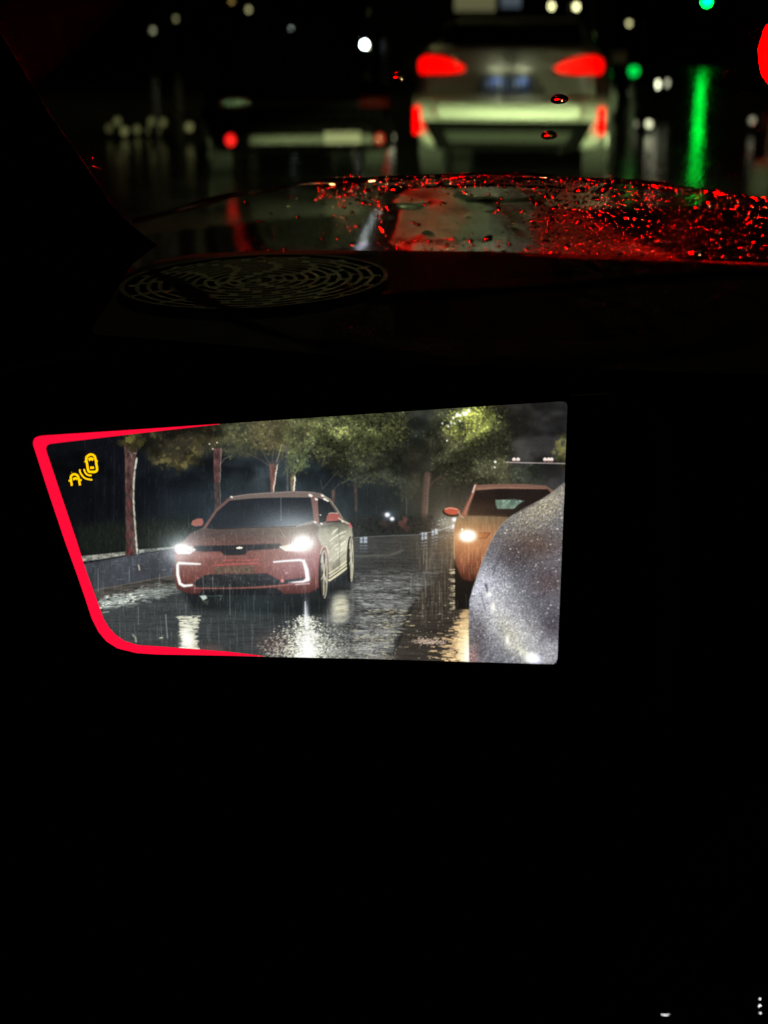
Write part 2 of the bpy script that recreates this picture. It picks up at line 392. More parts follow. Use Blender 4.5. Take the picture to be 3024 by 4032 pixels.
    for (x, y, r, cc) in ((1512, 2060, 15, (58, 42, 36)), (1524, 2040, 12, (46, 40, 40)), (1508, 2022, 9, (54, 44, 44)), (1548, 2075, 14, (40, 34, 34)), (1586, 2062, 17, (84, 52, 48)), (1594, 2045, 10, (92, 58, 52)), (1600, 2080, 14, (64, 44, 42)), (1360, 2068, 9, (70, 40, 42))):
        blob(x, y, r, cc, .85, 1.1, rng.uniform(0, 6), 3, 1, 5)
    # ---- road
    road = [(300, 2330), (690, 2262), (800, 2200), (1380, 2118), (1654, 2105), (1850, 2100), (1900, 2640), (300, 2640)]
    def roadfn(x, y, c0):
        b = np.stack([np.interp(x, [300, 700, 1100, 1400, 1700, 1860], s) for s in ([62, 58, 52, 56, 62, 66], [66, 63, 57, 57, 60, 58], [66, 63, 58, 56, 54, 48])], -1)/255
        st = noise(90, 6, 21, 3, x, y); fine = noise(7, 3.2, 22, 2, x, y)
        k = np.clip(np.interp(x, [1200, 1420], [0.25, 1.0]), 0, 1)*np.interp(y, [2120, 2260, 2320, 2600], [.2, .4, 1.0, 1.25])
        lum = 1+(st-.5)*1.3*k+(fine-.5)*.9*k
        return b*np.clip(lum, .25, 3)[..., None]
    poly(road, (40, 42, 44), 3, 1, roadfn)
    # kerb face with wet reflections
    face = [(300, 2225), (493, 2190), (700, 2160), (700, 2262), (372, 2324), (330, 2330)]
    poly(face, (62, 65, 71), 3, 1, lambda x, y, c0: c0*(0.72+.5*noise(26, 60, 25, 3, x, y))[..., None])
    for k in range(150):
        x = rng.uniform(330, 690); yb = np.interp(x, [322, 687], [2208, 2166]); y = yb+rng.uniform(-4, 95)**1.0
        l = rng.uniform(4, 26)
        if rng.random() < .75: line([(x, y), (x+rng.uniform(-2, 2), y+l)], rng.uniform(1.5, 3.5), (108, 112, 136), 1.5, rng.uniform(.12, .55)*np.interp(y-yb, [0, 90], [1, .35]))
        else: line([(x, y), (x+rng.uniform(6, 22), y-rng.uniform(0, 4))], 2, (130, 134, 150), 1.5, rng.uniform(.2, .6))
    line([(546, 2226), (549, 2244)], 5, (206, 186, 150), 2, .8)
    kerb = [(318, 2190), (493, 2172), (493, 2186), (400, 2202), (318, 2212)]
    poly(kerb, (128, 128, 116), 2, 1, lambda x, y, c0: c0*(0.5+.95*noise(22, 9, 27, 3, x, y))[..., None])
    poly([(546, 2164), (690, 2152), (690, 2160), (640, 2166), (546, 2180)], (120, 124, 118), 2, 1, lambda x, y, c0: c0*(0.35+1.1*noise(18, 9, 28, 3, x, y))[..., None])
    for x in (362, 388, 440, 470, 572, 612): line([(x, np.interp(x, [318, 690], [2186, 2150])), (x-2, np.interp(x, [318, 690], [2212, 2164]))], 2, (60, 62, 58), 1, .6)
    # gutter and lit water beside it
    poly([(372, 2322), (690, 2264), (720, 2300), (600, 2322), (385, 2360)], (66, 63, 58), 4, 1, lambda x, y, c0: c0*(0.5+noise(60, 7, 29, 3, x, y))[..., None])
    line([(372, 2323), (520, 2296), (690, 2264)], 3, (120, 112, 104), 1.5, .55)
    for k in range(520):
        x = rng.uniform(385, 720); t = rng.normal(0, 1)
        y = np.interp(x, [387, 500, 590, 720], [2380, 2358, 2336, 2312])+t*np.interp(x, [387, 590, 720], [13, 14, 9])
        g = rng.uniform(.55, 1.1)*np.interp(x, [385, 480, 640, 720], [1.1, 1.1, .8, .6])
        line([(x, y), (x+rng.uniform(8, 30), y-rng.uniform(0, 5))], rng.uniform(2, 4.5), (166*g, 176*g, 166*g), 1.6, rng.uniform(.25, .75))
    for k in range(26):
        x = rng.uniform(395, 560); y = np.interp(x, [387, 590], [2378, 2338])+rng.normal(0, 9); blob(x, y, rng.uniform(3, 6), (226, 228, 206), .8, 2.4, 0)

    # lane paint, far kerb, white bollards
    line([(1394, 2117), (1520, 2110), (1654, 2105)], 3, (118, 122, 122), 1.5, .6)
    poly([(1398, 2186), (1530, 2182), (1586, 2163), (1592, 2167), (1545, 2190), (1400, 2194)], (96, 94, 80), 4, .6)
    for (x0, x1, y0, y1) in ((1418, 1428, 2116, 2138), (1432, 1446, 2114, 2138), (1660, 1668, 2096, 2126), (1671, 1682, 2096, 2124), (1700, 1708, 2088, 2108), (1712, 1724, 2082, 2104)):
        poly([(x0, y0), (x1, y0), (x1, y1), (x0, y1)], (176, 188, 206), 2.5, .7)
        for j in range(3):
            y = y1+8+j*12; poly([(x0, y), (x1, y), (x1, y+5), (x0, y+5)], (130, 142, 164), 2.5, .55-.15*j)
        line([(x0, (y0+y1)/2), (x1, (y0+y1)/2)], 3, (60, 66, 84), 1, .8)
    line([(1654, 2102), (1720, 2092), (1776, 2072)], 4, (150, 156, 160), 2, .6)
    glow(1525, 2027, 9, 8, (255, 255, 255), 1.2); glow(1544, 2043, 8, 7, (255, 255, 250), 1.2); glow(1532, 2032, 26, 22, (60, 80, 120), .5)
    glow(1768, 2060, 50, 42, (150, 156, 140), .55); glow(1790, 2046, 9, 8, (255, 255, 250), 1.1); glow(1786, 2073, 8, 9, (240, 246, 255), .9)
    for k in range(60): blob(rng.uniform(1700, 1785), rng.uniform(2040, 2120), rng.uniform(1.5, 3.5), (170, 180, 190), rng.uniform(.2, .6), 1.3)

    # dark seam running along the lane and brown half of the road
    poly([(1660, 2320), (1800, 2200), (1900, 2300), (1900, 2640), (1500, 2640), (1560, 2520), (1620, 2400)], (54, 46, 38), 24, .7)
    line([(1650, 2340), (1622, 2390), (1580, 2480), (1545, 2560)], [4, 10, 22, 34], (26, 24, 22), 5, .75)
    line([(1708, 2180), (1680, 2240), (1650, 2320)], 14, (96, 84, 82), 6, .28)
    # horizontal wet ripples, more and brighter towards the viewer
    for k in range(2600):
        x = rng.uniform(1385, 1720); y = 2240+rng.random()**.7*355
        if x > np.interp(y, [2240, 2340, 2600], [1720, 1640, 1500]): continue
        band = .5+.5*math.sin(y/13+1.5*math.sin(y/31))
        g = rng.uniform(.5, 1.15)
        line([(x, y), (x+rng.uniform(8, 46), y+rng.uniform(-1, 1))], rng.uniform(1.5, 3.4), (138*g, 140*g, 138*g), 1.5, rng.uniform(.1, .6)*(.2+.8*band))
    for k in range(240):
        y = rng.uniform(2400, 2600); x = np.interp(y, [2400, 2600], [1600, 1500])+rng.normal(-60, 60)
        g = rng.uniform(.7, 1.1); line([(x, y), (x+rng.uniform(5, 18), y)], rng.uniform(2, 3.6), (190*g, 176*g, 128*g), 1.3, rng.uniform(.3, .8))
    for k in range(90):
        x = rng.uniform(1640, 1850); y = rng.uniform(2350, 2600); blob(x, y, rng.uniform(2, 4.5), (190, 176, 150), rng.uniform(.2, .8), 2, 0)
    for k in range(260):
        x = rng.normal(1690, 36); y = rng.normal(2526, 6)+(x-1690)*.02; blob(x, y, rng.uniform(2, 4.5), (176, 150, 132), rng.uniform(.2, .7), 1.6, 0)
    line([(1470, 2556), (1452, 2580), (1442, 2594)], 3, (190, 170, 150), 1.5, .7)
    for k in range(150):
        y = rng.uniform(2120, 2420); x = rng.uniform(1640, 1790); l = rng.uniform(20, 80)
        line([(x, y), (x+rng.uniform(-1, 1), y+l)], rng.uniform(1.5, 4), (140, 126, 104), 1.6, rng.uniform(.06, .3))

    # ---- parked hatchback with headlamp, right
    body2 = [(1798, 2040), (1823, 2024), (2000, 2022), (2010, 2090), (1960, 2130), (1900, 2250), (1860, 2290), (1819, 2280), (1796, 2225), (1788, 2170), (1788, 2080)]
    def suvfn(x, y, c0):
        b = np.stack([np.interp(y, [2020, 2060, 2110, 2160, 2220, 2280], s) for s in ([92, 104, 136, 122, 106, 74], [78, 80, 86, 72, 54, 36], [58, 56, 58, 48, 38, 26])], -1)/255
        return b*(0.85+.3*noise(6, 40, 31, 2, x, y))[..., None]
    poly([(1790, 2200), (1819, 2270), (1900, 2250), (1862, 2330), (1846, 2400), (1794, 2400), (1786, 2300)], (26, 23, 20), 5, .95)
    poly(body2, (120, 70, 50), 2.5, 1, suvfn)
    poly([(1866, 1926), (1876, 1910), (1930, 1906), (2060, 1905), (2150, 1912), (2185, 1936), (2185, 1950), (2060, 1930), (1866, 1938)], (112, 80, 66), 2, 1)
    line([(1880, 1924), (2000, 1919), (2150, 1926), (2176, 1946)], 5, (150, 104, 84), 2, .6)
    poly([(1869, 1932), (1960, 1925), (2156, 1926), (2180, 1950), (2000, 2035), (1842, 2028)], (36, 28, 25), 2, 1, lambda x, y, c0: c0*(.8+.4*noise(70, 40, 33, 2, x, y))[..., None])
    poly([(1950, 1968), (2030, 1966), (2066, 1972), (2042, 1986), (2026, 2002), (2018, 2004), (1958, 2004), (1952, 1990)], (96, 122, 106), 2, .95, lambda x, y, c0: c0*(.75+.5*noise(16, 16, 34, 2, x, y))[..., None])
    for p in ((1984, 1972), (2004, 1974), (2034, 1976), (2048, 1973)): blob(p[0], p[1], 4, (150, 176, 160), .8, 1.6)
    line([(1872, 1912), (1858, 1954), (1840, 1992), (1828, 2026)], [14, 13, 15, 20], (116, 62, 50), 2, 1)
    line([(1871, 1912), (1862, 1938)], 7, (200, 190, 176), 2, .8); line([(1862, 1942), (1842, 1992), (1830, 2022)], 4, (160, 130, 112), 2, .6)
    line([(1842, 2030), (1900, 2030), (1996, 2028)], 5, (54, 42, 34), 2, .8)
    blob(1776, 2018, 34, (34, 24, 22), 1, 2.0, .12, 0, 0, 2); blob(1780, 2012, 31, (156, 56, 42), 1, 2.1, .1, 0, 0, 3)
    line([(1752, 2004), (1775, 2000), (1800, 2006)], 3, (220, 190, 170), 1.5, .7); line([(1806, 2014), (1812, 2030), (1824, 2038)], 6, (150, 120, 96), 2, .8)
    line([(1790, 2060), (1788, 2120), (1790, 2200)], 4, (150, 128, 100), 2, .55)
    poly([(1876, 2098), (1932, 2098), (1918, 2120), (1878, 2124)], (120, 62, 38), 2, .9); line([(1886, 2098), (1931, 2098), (1914, 2118), (1880, 2122)], 2.5, (60, 34, 24), 1.2, .8)
    for k in range(70):
        x = rng.uniform(1812, 1920); y = rng.uniform(2130, 2240); line([(x, y), (x, y+rng.uniform(14, 46))], 2.2, (210, 150, 100), 1.5, rng.uniform(.08, .35))
    glow(1842, 2118, 100, 84, (216, 124, 50), .5, 1.3); glow(1842, 2110, 34, 24, (255, 236, 200), 1.3, 3.0); glow(1842, 2110, 24, 17, (255, 255, 255), 1.4, 4)
    blob(1820, 2085, 4, (250, 240, 220), .9)
    # its warm reflection in the water
    for k in range(520):
        y = 2400+rng.random()**.8*206; w = np.interp(y, [2400, 2480, 2600], [10, 34, 60]); x = 1846-abs(rng.normal(0, 1))*w
        g = rng.uniform(.7, 1.1)*np.interp(y, [2400, 2480, 2600], [.7, .9, 1.05])
        line([(x-rng.uniform(3, 14), y), (x+rng.uniform(2, 12), y+rng.uniform(-1, 1))], rng.uniform(2.5, 5.5), (238*g, 196*g, 134*g), 1.5, rng.uniform(.35, .95))
    glow(1846, 2585, 30, 70, (255, 226, 176), .95, 2.2); glow(1836, 2500, 34, 60, (210, 150, 80), .4)
    for k in range(60):
        y = rng.uniform(2240, 2400); line([(1792-rng.uniform(0, 26), y), (1790, y)], rng.uniform(1.5, 3.5), (196, 180, 140), 1.5, rng.uniform(.3, .9))

    # ---- sedan
    def bodyn(x, y, c0):
        fr = np.stack([np.interp(y, [2060, 2090, 2140, 2180, 2240, 2300, 2340], s) for s in ([84, 82, 92, 102, 98, 90, 74], [72, 69, 58, 54, 49, 45, 36], [66, 64, 50, 46, 42, 40, 34])], -1)/255
        return fr*(0.9+.2*noise(14, 14, 41, 2, x, y))[..., None]
    outline = [(690, 2215), (686, 2180), (690, 2150), (716, 2136), (752, 2100), (802, 2076), (850, 2010), (900, 1962), (915, 1954), (980, 1945), (1070, 1938), (1154, 1934), (1216, 1936), (1263, 1942), (1299, 1965), (1324, 2000), (1346, 2036), (1372, 2056), (1384, 2070), (1390, 2120), (1390, 2200), (1370, 2236), (1296, 2290), (1262, 2310), (1246, 2320), (1219, 2335), (1118, 2339), (1089, 2318), (800, 2320), (785, 2339), (734, 2335), (698, 2317), (690, 2290), (685, 2245)]
    # shadowed road under the car
    poly([(700, 2300), (1240, 2310), (1300, 2290), (1380, 2240), (1395, 2300), (1300, 2350), (1290, 2420), (1100, 2420), (760, 2400)], (25, 28, 30), 14, .8)
    poly(outline, (118, 62, 58), 2, 1, bodyn)
    # roof band and pillars
    poly([(850, 2010), (900, 1962), (915, 1954), (980, 1945), (1070, 1938), (1154, 1934), (1216, 1936), (1263, 1942), (1299, 1965), (1290, 1970), (1225, 1960), (1070, 1962), (910, 1972)], (104, 88, 82), 2, 1)
    line([(905, 1958), (980, 1946), (1154, 1936), (1240, 1939)], 3, (150, 140, 132), 2, .5)
    poly([(813, 2076), (853, 2009), (904, 1971), (1000, 1962), (1120, 1959), (1222, 1959), (1230, 2000), (1236, 2048), (1165, 2070), (1000, 2074), (860, 2082)], (36, 41, 48), 2, 1,
         lambda x, y, c0: c0*(0.85+.25*noise(120, 60, 43, 2, x, y))[..., None])
    glow(1150, 2065, 120, 50, (90, 104, 118), .55)
    line([(806, 2078), (850, 2012), (902, 1966)], 11, (104, 74, 66), 2, .95)
    line([(815, 2078), (860, 2084), (1000, 2077), (1165, 2073)], 4, (24, 22, 24), 2, .8)
    poly([(1252, 1960), (1296, 1976), (1332, 2030), (1326, 2040), (1256, 2062), (1250, 2000)], (27, 31, 35), 2, 1)
    poly([(1226, 1958), (1250, 1960), (1258, 2062), (1238, 2050)], (110, 76, 70), 2, 1)
    line([(1266, 1946), (1300, 1968), (1328, 2006), (1348, 2040)], 4, (150, 140, 116), 2, .8)
    for p in ((1223, 1951, 9), (1246, 1966, 7), (1270, 1952, 7), (1280, 1966, 8), (1290, 1972, 6), (1241, 2056, 6), (1266, 2062, 6), (1262, 2028, 4), (1348, 2052, 7), (912, 1957, 6)): blob(p[0], p[1], p[2], (216, 212, 196), .85, 1.6, .4)
    # side of the car: dark with pale streaks
    side = [(1262, 2070), (1330, 2060), (1384, 2072), (1390, 2110), (1372, 2130), (1368, 2230), (1296, 2288), (1292, 2200), (1282, 2150), (1266, 2148), (1250, 2110)]
    poly(side, (168, 166, 138), 3, .95, lambda x, y, c0: c0*(0.60+.62*noise(34, 60, 45, 2, x, y))[..., None]*np.interp(y, [2070, 2120, 2200, 2280], [.62, .95, 1.08, .85])[..., None])
    for k in range(34):
        x = rng.uniform(1296, 1350); y = rng.uniform(2090, 2215); s = rng.uniform(8, 24)
        line([(x, y), (x+s, y-s*rng.uniform(.5, .9))], rng.uniform(2, 6), (238, 236, 206) if rng.random() < .62 else (104, 100, 80), 3.5, rng.uniform(.2, .6))
    for w, y0 in ((11, 0), (5, -26), (5, -12)):
        line([(1297, 2284+y0), (1330, 2262+y0), (1369, 2232+y0)], w, (206, 200, 160), 2, .85)
    line([(1297, 2279), (1369, 2227)], 4, (50, 46, 36), 1.5, .8)
    line([(1300, 2130), (1328, 2108), (1362, 2092)], 4, (224, 218, 190), 2, .7); line([(1334, 2078), (1338, 2150), (1336, 2236)], 3, (70, 66, 54), 2.5, .55); line([(1268, 2076), (1300, 2068), (1340, 2056)], 7, (60, 58, 54), 4, .6)
    # wheels
    def wheel(cx, cy, rx, ry, seed):
        th = np.linspace(0, 2*math.pi, 30)
        poly([(cx-3+(rx+6)*math.cos(t), cy+(ry+6)*math.sin(t)) for t in th], (22, 21, 20), 2, 1)
        poly([(cx+rx*math.cos(t), cy+ry*math.sin(t)) for t in th], (78, 74, 60), 2, 1, lambda x, y, c0: c0*(0.2+1.6*noise(9, 24, seed, 2, x, y))[..., None])
        pts = [(cx+rx*math.cos(t), cy+ry*math.sin(t)) for t in np.linspace(-2.6, 1.4, 20)]
        line(pts, 4, (206, 202, 172), 2.4, .75)
        for k in range(5):
            a = k*1.256+.4; line([(cx, cy), (cx+rx*.8*math.cos(a), cy+ry*.85*math.sin(a))], 4.5, (190, 186, 156), 2, .75)
    wheel(1276, 2262, 13, 94, 47); wheel(1383, 2204, 8, 86, 48)
    line([(1262, 2180), (1270, 2154), (1284, 2150), (1294, 2176)], 4, (200, 196, 160), 2, .7)
    # mirrors
    poly([(752, 2066), (758, 2050), (778, 2041), (798, 2042), (802, 2058), (796, 2070), (770, 2073)], (138, 78, 66), 2, 1)
    poly([(1284, 2052), (1288, 2030), (1300, 2021), (1326, 2020), (1342, 2034), (1342, 2048), (1300, 2055)], (138, 60, 54), 2, 1)
    line([(1288, 2056), (1342, 2052)], 5, (30, 26, 26), 2, .9); line([(1294, 2023), (1304, 2019), (1330, 2021)], 4, (210, 190, 170), 1.5, .6)
    line([(1334, 2040), (1352, 2052), (1372, 2062)], 5, (190, 188, 150), 2, .8); line([(1376, 2060), (1384, 2078)], 6, (196, 70, 80), 2, .9)
    # bonnet
    def hoodfn(x, y, c0):
        b = np.stack([np.interp(y, [2075, 2105, 2150], s) for s in ([76, 72, 92], [62, 56, 54], [57, 51, 47])], -1)/255
        return b*(0.92+.16*noise(20, 12, 49, 2, x, y))[..., None]
    poly([(812, 2080), (860, 2086), (1000, 2079), (1165, 2075), (1236, 2062), (1258, 2076), (1240, 2110), (1180, 2130), (1105, 2140), (900, 2146), (766, 2147), (722, 2140), (752, 2102)], (100, 84, 78), 3, 1, hoodfn)
    line([(830, 2092), (780, 2140)], 4, (80, 66, 60), 3, .4); line([(1100, 2082), (1130, 2130)], 4, (126, 112, 104), 3, .3)
    # grille bar
    poly([(764, 2148), (900, 2147), (1105, 2139), (1110, 2158), (1070, 2162), (977, 2168), (966, 2185), (883, 2187), (869, 2171), (800, 2172), (768, 2168)], (27, 27, 31), 2, 1)
    line([(770, 2149), (900, 2148), (1100, 2141)], 2.5, (64, 50, 48), 1.5, .6)
    line([(934, 2158), (952, 2157)], 7, (224, 216, 160), 1.8, 1); blob(943, 2157, 6, (255, 250, 220), 1, 1.4)
    # badge strip and plate
    line([(844, 2226), (900, 2222), (960, 2220), (1016, 2217)], 4, (186, 62, 52), 2, .7); line([(880, 2206), (980, 2206), (1016, 2203)], 4, (176, 60, 52), 2, .6)
    blob(922, 2208, 5, (84, 40, 40), .8)
    poly([(846, 2232), (1000, 2228), (1003, 2256), (843, 2260)], (76, 60, 46), 2.5, .9, lambda x, y, c0: c0*(.7+.6*noise(12, 9, 51, 2, x, y))[..., None])
    for k in range(7): line([(862+k*20, 2238), (862+k*20+rng.uniform(-5, 7), 2252)], 4, (116, 92, 62), 2, .45)
    # lower grille, lip, bumper ends
    poly([(764, 2294), (804, 2266), (826, 2262), (1050, 2258), (1075, 2270), (1092, 2282), (1140, 2282), (1196, 2273), (1196, 2282), (1140, 2296), (1089, 2304), (940, 2312), (790, 2314), (768, 2306)], (30, 36, 38), 2.5, 1,
         lambda x, y, c0: c0*(.75+.5*noise(30, 12, 53, 3, x, y))[..., None])
    line([(764, 2316), (900, 2318), (1000, 2314), (1062, 2309), (1200, 2296)], 5, (134, 74, 64), 2, .85)
    poly([(800, 2321), (1089, 2316), (1118, 2338), (1100, 2344), (790, 2344)], (22, 25, 27), 3, .95)
    line([(1165, 2302), (1218, 2298)], 5, (190, 170, 170), 2, .7)
    blob(1112, 2287, 7, (206, 92, 82), .9, 1, 0, 0, 0, 3); blob(1128, 2256, 6, (166, 120, 112), .7, 1.3, 0, 0, 0, 3); blob(1120, 2246, 4, (150, 110, 104), .6, 2)
    line([(1200, 2205), (1232, 2200), (1252, 2260), (1246, 2310)], 5, (150, 112, 108), 5, .3)
    # running lights
    line([(789, 2221), (740, 2219), (704, 2217), (699, 2224), (700, 2263), (709, 2298), (724, 2308), (758, 2304)], [6, 9, 11, 12, 12, 12, 11, 8], (150, 154, 146), 5, .7)
    line([(788, 2221), (740, 2219), (704, 2217), (699, 2226), (700, 2263), (709, 2298), (724, 2307), (756, 2304)], [4, 7, 9, 9, 10, 10, 9, 6], (250, 252, 240), 1.8, 1)
    line([(1078, 2213), (1120, 2209), (1180, 2205), (1197, 2209), (1208, 2245), (1213, 2282), (1196, 2291), (1138, 2294)], [5, 7, 9, 13, 18, 18, 9, 4], (160, 162, 172), 5, .7)
    line([(1078, 2213), (1120, 2209), (1180, 2205), (1196, 2209), (1207, 2245), (1212, 2281), (1194, 2290), (1150, 2293)], [4, 5, 7, 10, 14, 14, 6, 2], (252, 252, 252), 1.8, 1)
    # headlamps
    poly([(692, 2146), (730, 2146), (772, 2164), (748, 2182), (700, 2182), (690, 2168)], (206, 210, 206), 3, 1)
    for k in range(26): line([(rng.uniform(695, 740), rng.uniform(2148, 2180)), (rng.uniform(720, 765), rng.uniform(2150, 2178))], 3, rng.choice([255, 120])*np.array([1, 1, .96]), 2, .4)
    glow(716, 2150, 70, 48, (160, 172, 176), .8, 1.5); glow(714, 2156, 26, 14, (255, 255, 255), 1.05, 2.2); line([(692, 2150), (694, 2172)], 4, (250, 150, 180), 2, .6)
    glow(700, 2196, 30, 22, (150, 158, 160), .5)
    poly([(1100, 2153), (1162, 2140), (1206, 2124), (1216, 2150), (1192, 2168), (1124, 2170)], (196, 196, 164), 3, 1)
    line([(1104, 2154), (1128, 2166), (1190, 2164)], 4, (244, 244, 214), 2, .9); line([(1112, 2156), (1160, 2150)], 3, (120, 116, 92), 2, .7)
    glow(1190, 2120, 130, 85, (150, 152, 136), .75, 1.4); glow(1194, 2140, 38, 30, (255, 255, 244), 1.3, 2.2); glow(1162, 2154, 22, 14, (255, 255, 240), 1.1)
    glow(1230, 2190, 70, 60, (120, 84, 110), .3)
    # reflections of the lamps on the road
    for k in range(420):
        y = 2425+rng.random()*140; x = 741+np.interp(y, [2425, 2470, 2560], [0, 2, 2])+rng.uniform(-1, 1)*np.interp(y, [2425, 2460, 2540, 2565], [44, 32, 30, 40])
        g = rng.uniform(.7, 1.12); line([(x-6, y), (x+rng.uniform(4, 12), y)], rng.uniform(2.5, 5), (206*g, 204*g, 178*g), 1.6, rng.uniform(.3, .8))
    glow(738, 2520, 26, 60, (216, 214, 186), .8, 2.6)
    for k in range(2600):
        y = 2420+rng.random()**.62*178; w = np.interp(y, [2420, 2470, 2540, 2600], [10, 46, 82, 96]); x = 1208+np.interp(y, [2420, 2600], [0, 2])+rng.normal(0, 1)*w
        if x < 1010: continue
        g = rng.uniform(.55, 1.15)*np.interp(abs(x-1208), [0, 80, 200], [1.1, .9, .6]); blob(x, y, rng.uniform(2, 5), (222*g, 222*g, 198*g), rng.uniform(.3, .85), 1.7, rng.uniform(-.4, .4))
    glow(1212, 2560, 40, 80, (255, 255, 236), .8, 2); glow(1206, 2420, 10, 50, (220, 226, 236), .6); line([(1202, 2370), (1203, 2430)], 4, (216, 222, 230), 2, .8)
    glow(1340, 2394, 36, 52, (166, 160, 130), .95, 3.0); glow(1322, 2440, 40, 40, (120, 120, 108), .5)
    for k in range(70): line([(rng.uniform(1306, 1350), y := rng.uniform(2350, 2446)), (rng.uniform(1350, 1372), y-4)], 4, rng.choice([190, 96])*np.array([1, .98, .8]), 3, .25)
    for k in range(1500):
        x = rng.uniform(1270, 1560); y = 2450+rng.random()**.6*150; g = rng.uniform(.4, 1)
        blob(x, y, rng.uniform(1.8, 3.6), (176*g, 176*g, 166*g), rng.uniform(.15, .6), 2.2, 0)
    line([(1388, 2300), (1390, 2420)], 10, (130, 132, 126), 7, .4); line([(1284, 2362), (1284, 2430)], 6, (40, 40, 40), 4, .5)
    # red tinge and scraps on the road
    glow(1080, 2540, 70, 50, (58, 22, 18), .6); glow(830, 2560, 50, 24, (60, 24, 22), .7)
    poly([(786, 2346), (812, 2344), (816, 2356), (800, 2364)], (196, 212, 200), 3, .8); poly([(800, 2366), (822, 2364), (818, 2384)], (92, 88, 76), 4, .6)
    line([(860, 2346), (874, 2344), (868, 2362)], 4, (96, 116, 108), 2, .6); line([(812, 2347), (862, 2346)], 3, (70, 90, 84), 2, .6)
    line([(524, 2500), (534, 2512), (536, 2526)], 7, (150, 148, 124), 3, .8); line([(630, 2512), (640, 2511)], 5, (190, 200, 150), 2, .8)
    line([(653, 2420), (656, 2470), (660, 2512)], 4, (136, 142, 142), 2, .75)
    glow(1000, 2380, 120, 50, (26, 40, 40), .5)

    # wet sheen on the middle of the road
    for (cx, cy, rx, ry, k) in ((1500, 2300, 150, 16, .28), (1470, 2350, 140, 14, .34), (1480, 2385, 130, 10, .3), (1440, 2440, 150, 16, .3), (1400, 2500, 170, 18, .3), (1380, 2560, 180, 22, .34), (1560, 2270, 120, 9, .25)): glow(cx, cy, rx, ry, (120, 124, 126), k)
    for k in range(420):
        y = 2270+rng.random()*320; x = rng.uniform(1390, np.interp(y, [2270, 2600], [1660, 1520])); g = rng.uniform(.7, 1.05)
        line([(x, y), (x+rng.uniform(6, 30), y+rng.uniform(-1, 1))], rng.uniform(1.6, 3.0), (196*g, 198*g, 192*g), 1.3, rng.uniform(.12, .5))
    # rain running over the saloon
    for k in range(520):
        x = rng.uniform(690, 1245); y = rng.uniform(2090, 2330)
        line([(x, y), (x+rng.uniform(-.6, .6), y+rng.uniform(6, 34))], rng.uniform(1.2, 2.6), (190, 166, 162) if rng.random() < .6 else (60, 34, 34), 1.4, rng.uniform(.05, .26))
    for k in range(380):
        x = rng.uniform(720, 1250); y = rng.uniform(2095, 2320); blob(x, y, rng.uniform(1, 2.0), (206, 192, 186), rng.uniform(.08, .32), 1.2)
    glow(820, 2190, 90, 12, (50, 38, 34), .3)
    # ---- our own wet flank at the right edge
    flank = [(2236, 1888), (2223, 1900), (2178, 1936), (2135, 1965), (2062, 2003), (2015, 2031), (1975, 2065), (1950, 2101), (1924, 2152), (1902, 2203), (1881, 2260), (1859, 2325), (1848, 2362), (1846, 2470), (1848, 2640), (2260, 2640), (2260, 1888)]
    def flankfn(x, y, c0):
        b = np.zeros(x.shape+(3,), np.float32)+np.array((96, 96, 104), np.float32)/255
        def g(cx, cy, rx, ry, col, k, ang=0):
            ca, sa = math.cos(ang), math.sin(ang); u = (x-cx)*ca+(y-cy)*sa; v = -(x-cx)*sa+(y-cy)*ca
            m = np.clip(k*np.exp(-(u/rx)**2-(v/ry)**2), 0, 1)[..., None]
            b[:] = b*(1-m)+m*np.array(col, np.float32)/255
        g(2130, 2000, 150, 75, (140, 132, 114), .95, -.6); g(2100, 2150, 120, 60, (92, 74, 66), .95, -.05); g(2160, 2290, 70, 60, (86, 72, 74), .9)
        g(2030, 2200, 60, 60, (66, 58, 60), .6); g(1905, 2320, 70, 90, (176, 178, 190), .95, .3); g(1955, 2400, 80, 100, (168, 168, 174), .9)
        g(2040, 2500, 120, 80, (170, 170, 168), .9, .7); g(1880, 2520, 36, 100, (92, 86, 88), .8); g(1862, 2590, 22, 50, (150, 110, 104), .8)
        g(2010, 2500, 30, 80, (158, 154, 136), .75, -.5); g(2060, 2570, 60, 24, (176, 176, 162), .85, .6); g(2150, 2560, 70, 70, (150, 150, 154), .85); g(2180, 2460, 50, 60, (66, 58, 66), .7)
        n = noise(4.2, 4.2, 61, 1, x, y); n2 = noise(16, 16, 62, 2, x, y)
        return b*np.clip(.80+.36*n+(n2-.5)*.14, .3, 2)[..., None]
    poly(flank, (84, 84, 92), 2.5, 1, flankfn)
    fl = np.asarray(flank, np.float32)
    def ok(x, y): return float(sdf(fl, np.array([x], np.float32), np.array([y], np.float32))[0]) < -4
    for k in range(4200):
        x = rng.uniform(1850, 2236); y = rng.uniform(1900, 2615)
        if not ok(x, y): continue
        up = y < 2130
        pz = .8 if up else .5
        if rng.random() > pz: continue
        cpx = img[min(CH-1, int((y-CY0)*CS)), min(CW-1, int((x-CX0)*CS))]
        g = rng.uniform(1.1, 1.55); tint = np.array([1.0, .97, .82]) if up else np.array([1.0, .99, 1.0])
        blob(x, y, rng.uniform(1.5, 3.1), np.clip(cpx*255*g+16, 0, 225)*tint, rng.uniform(.25, .75), 1.25, rng.uniform(0, 3))
        if rng.random() < .45: blob(x+3, y+4, rng.uniform(1.6, 3.2), np.clip(cpx*255*.5, 0, 255), .5, 1.2, 0)
    for k in range(140):
        x = rng.uniform(1860, 2230); y = rng.uniform(1960, 2600)
        if ok(x, y): blob(x, y, rng.uniform(2.2, 4), (206, 198, 182), rng.uniform(.3, .8), 1.1, 0)
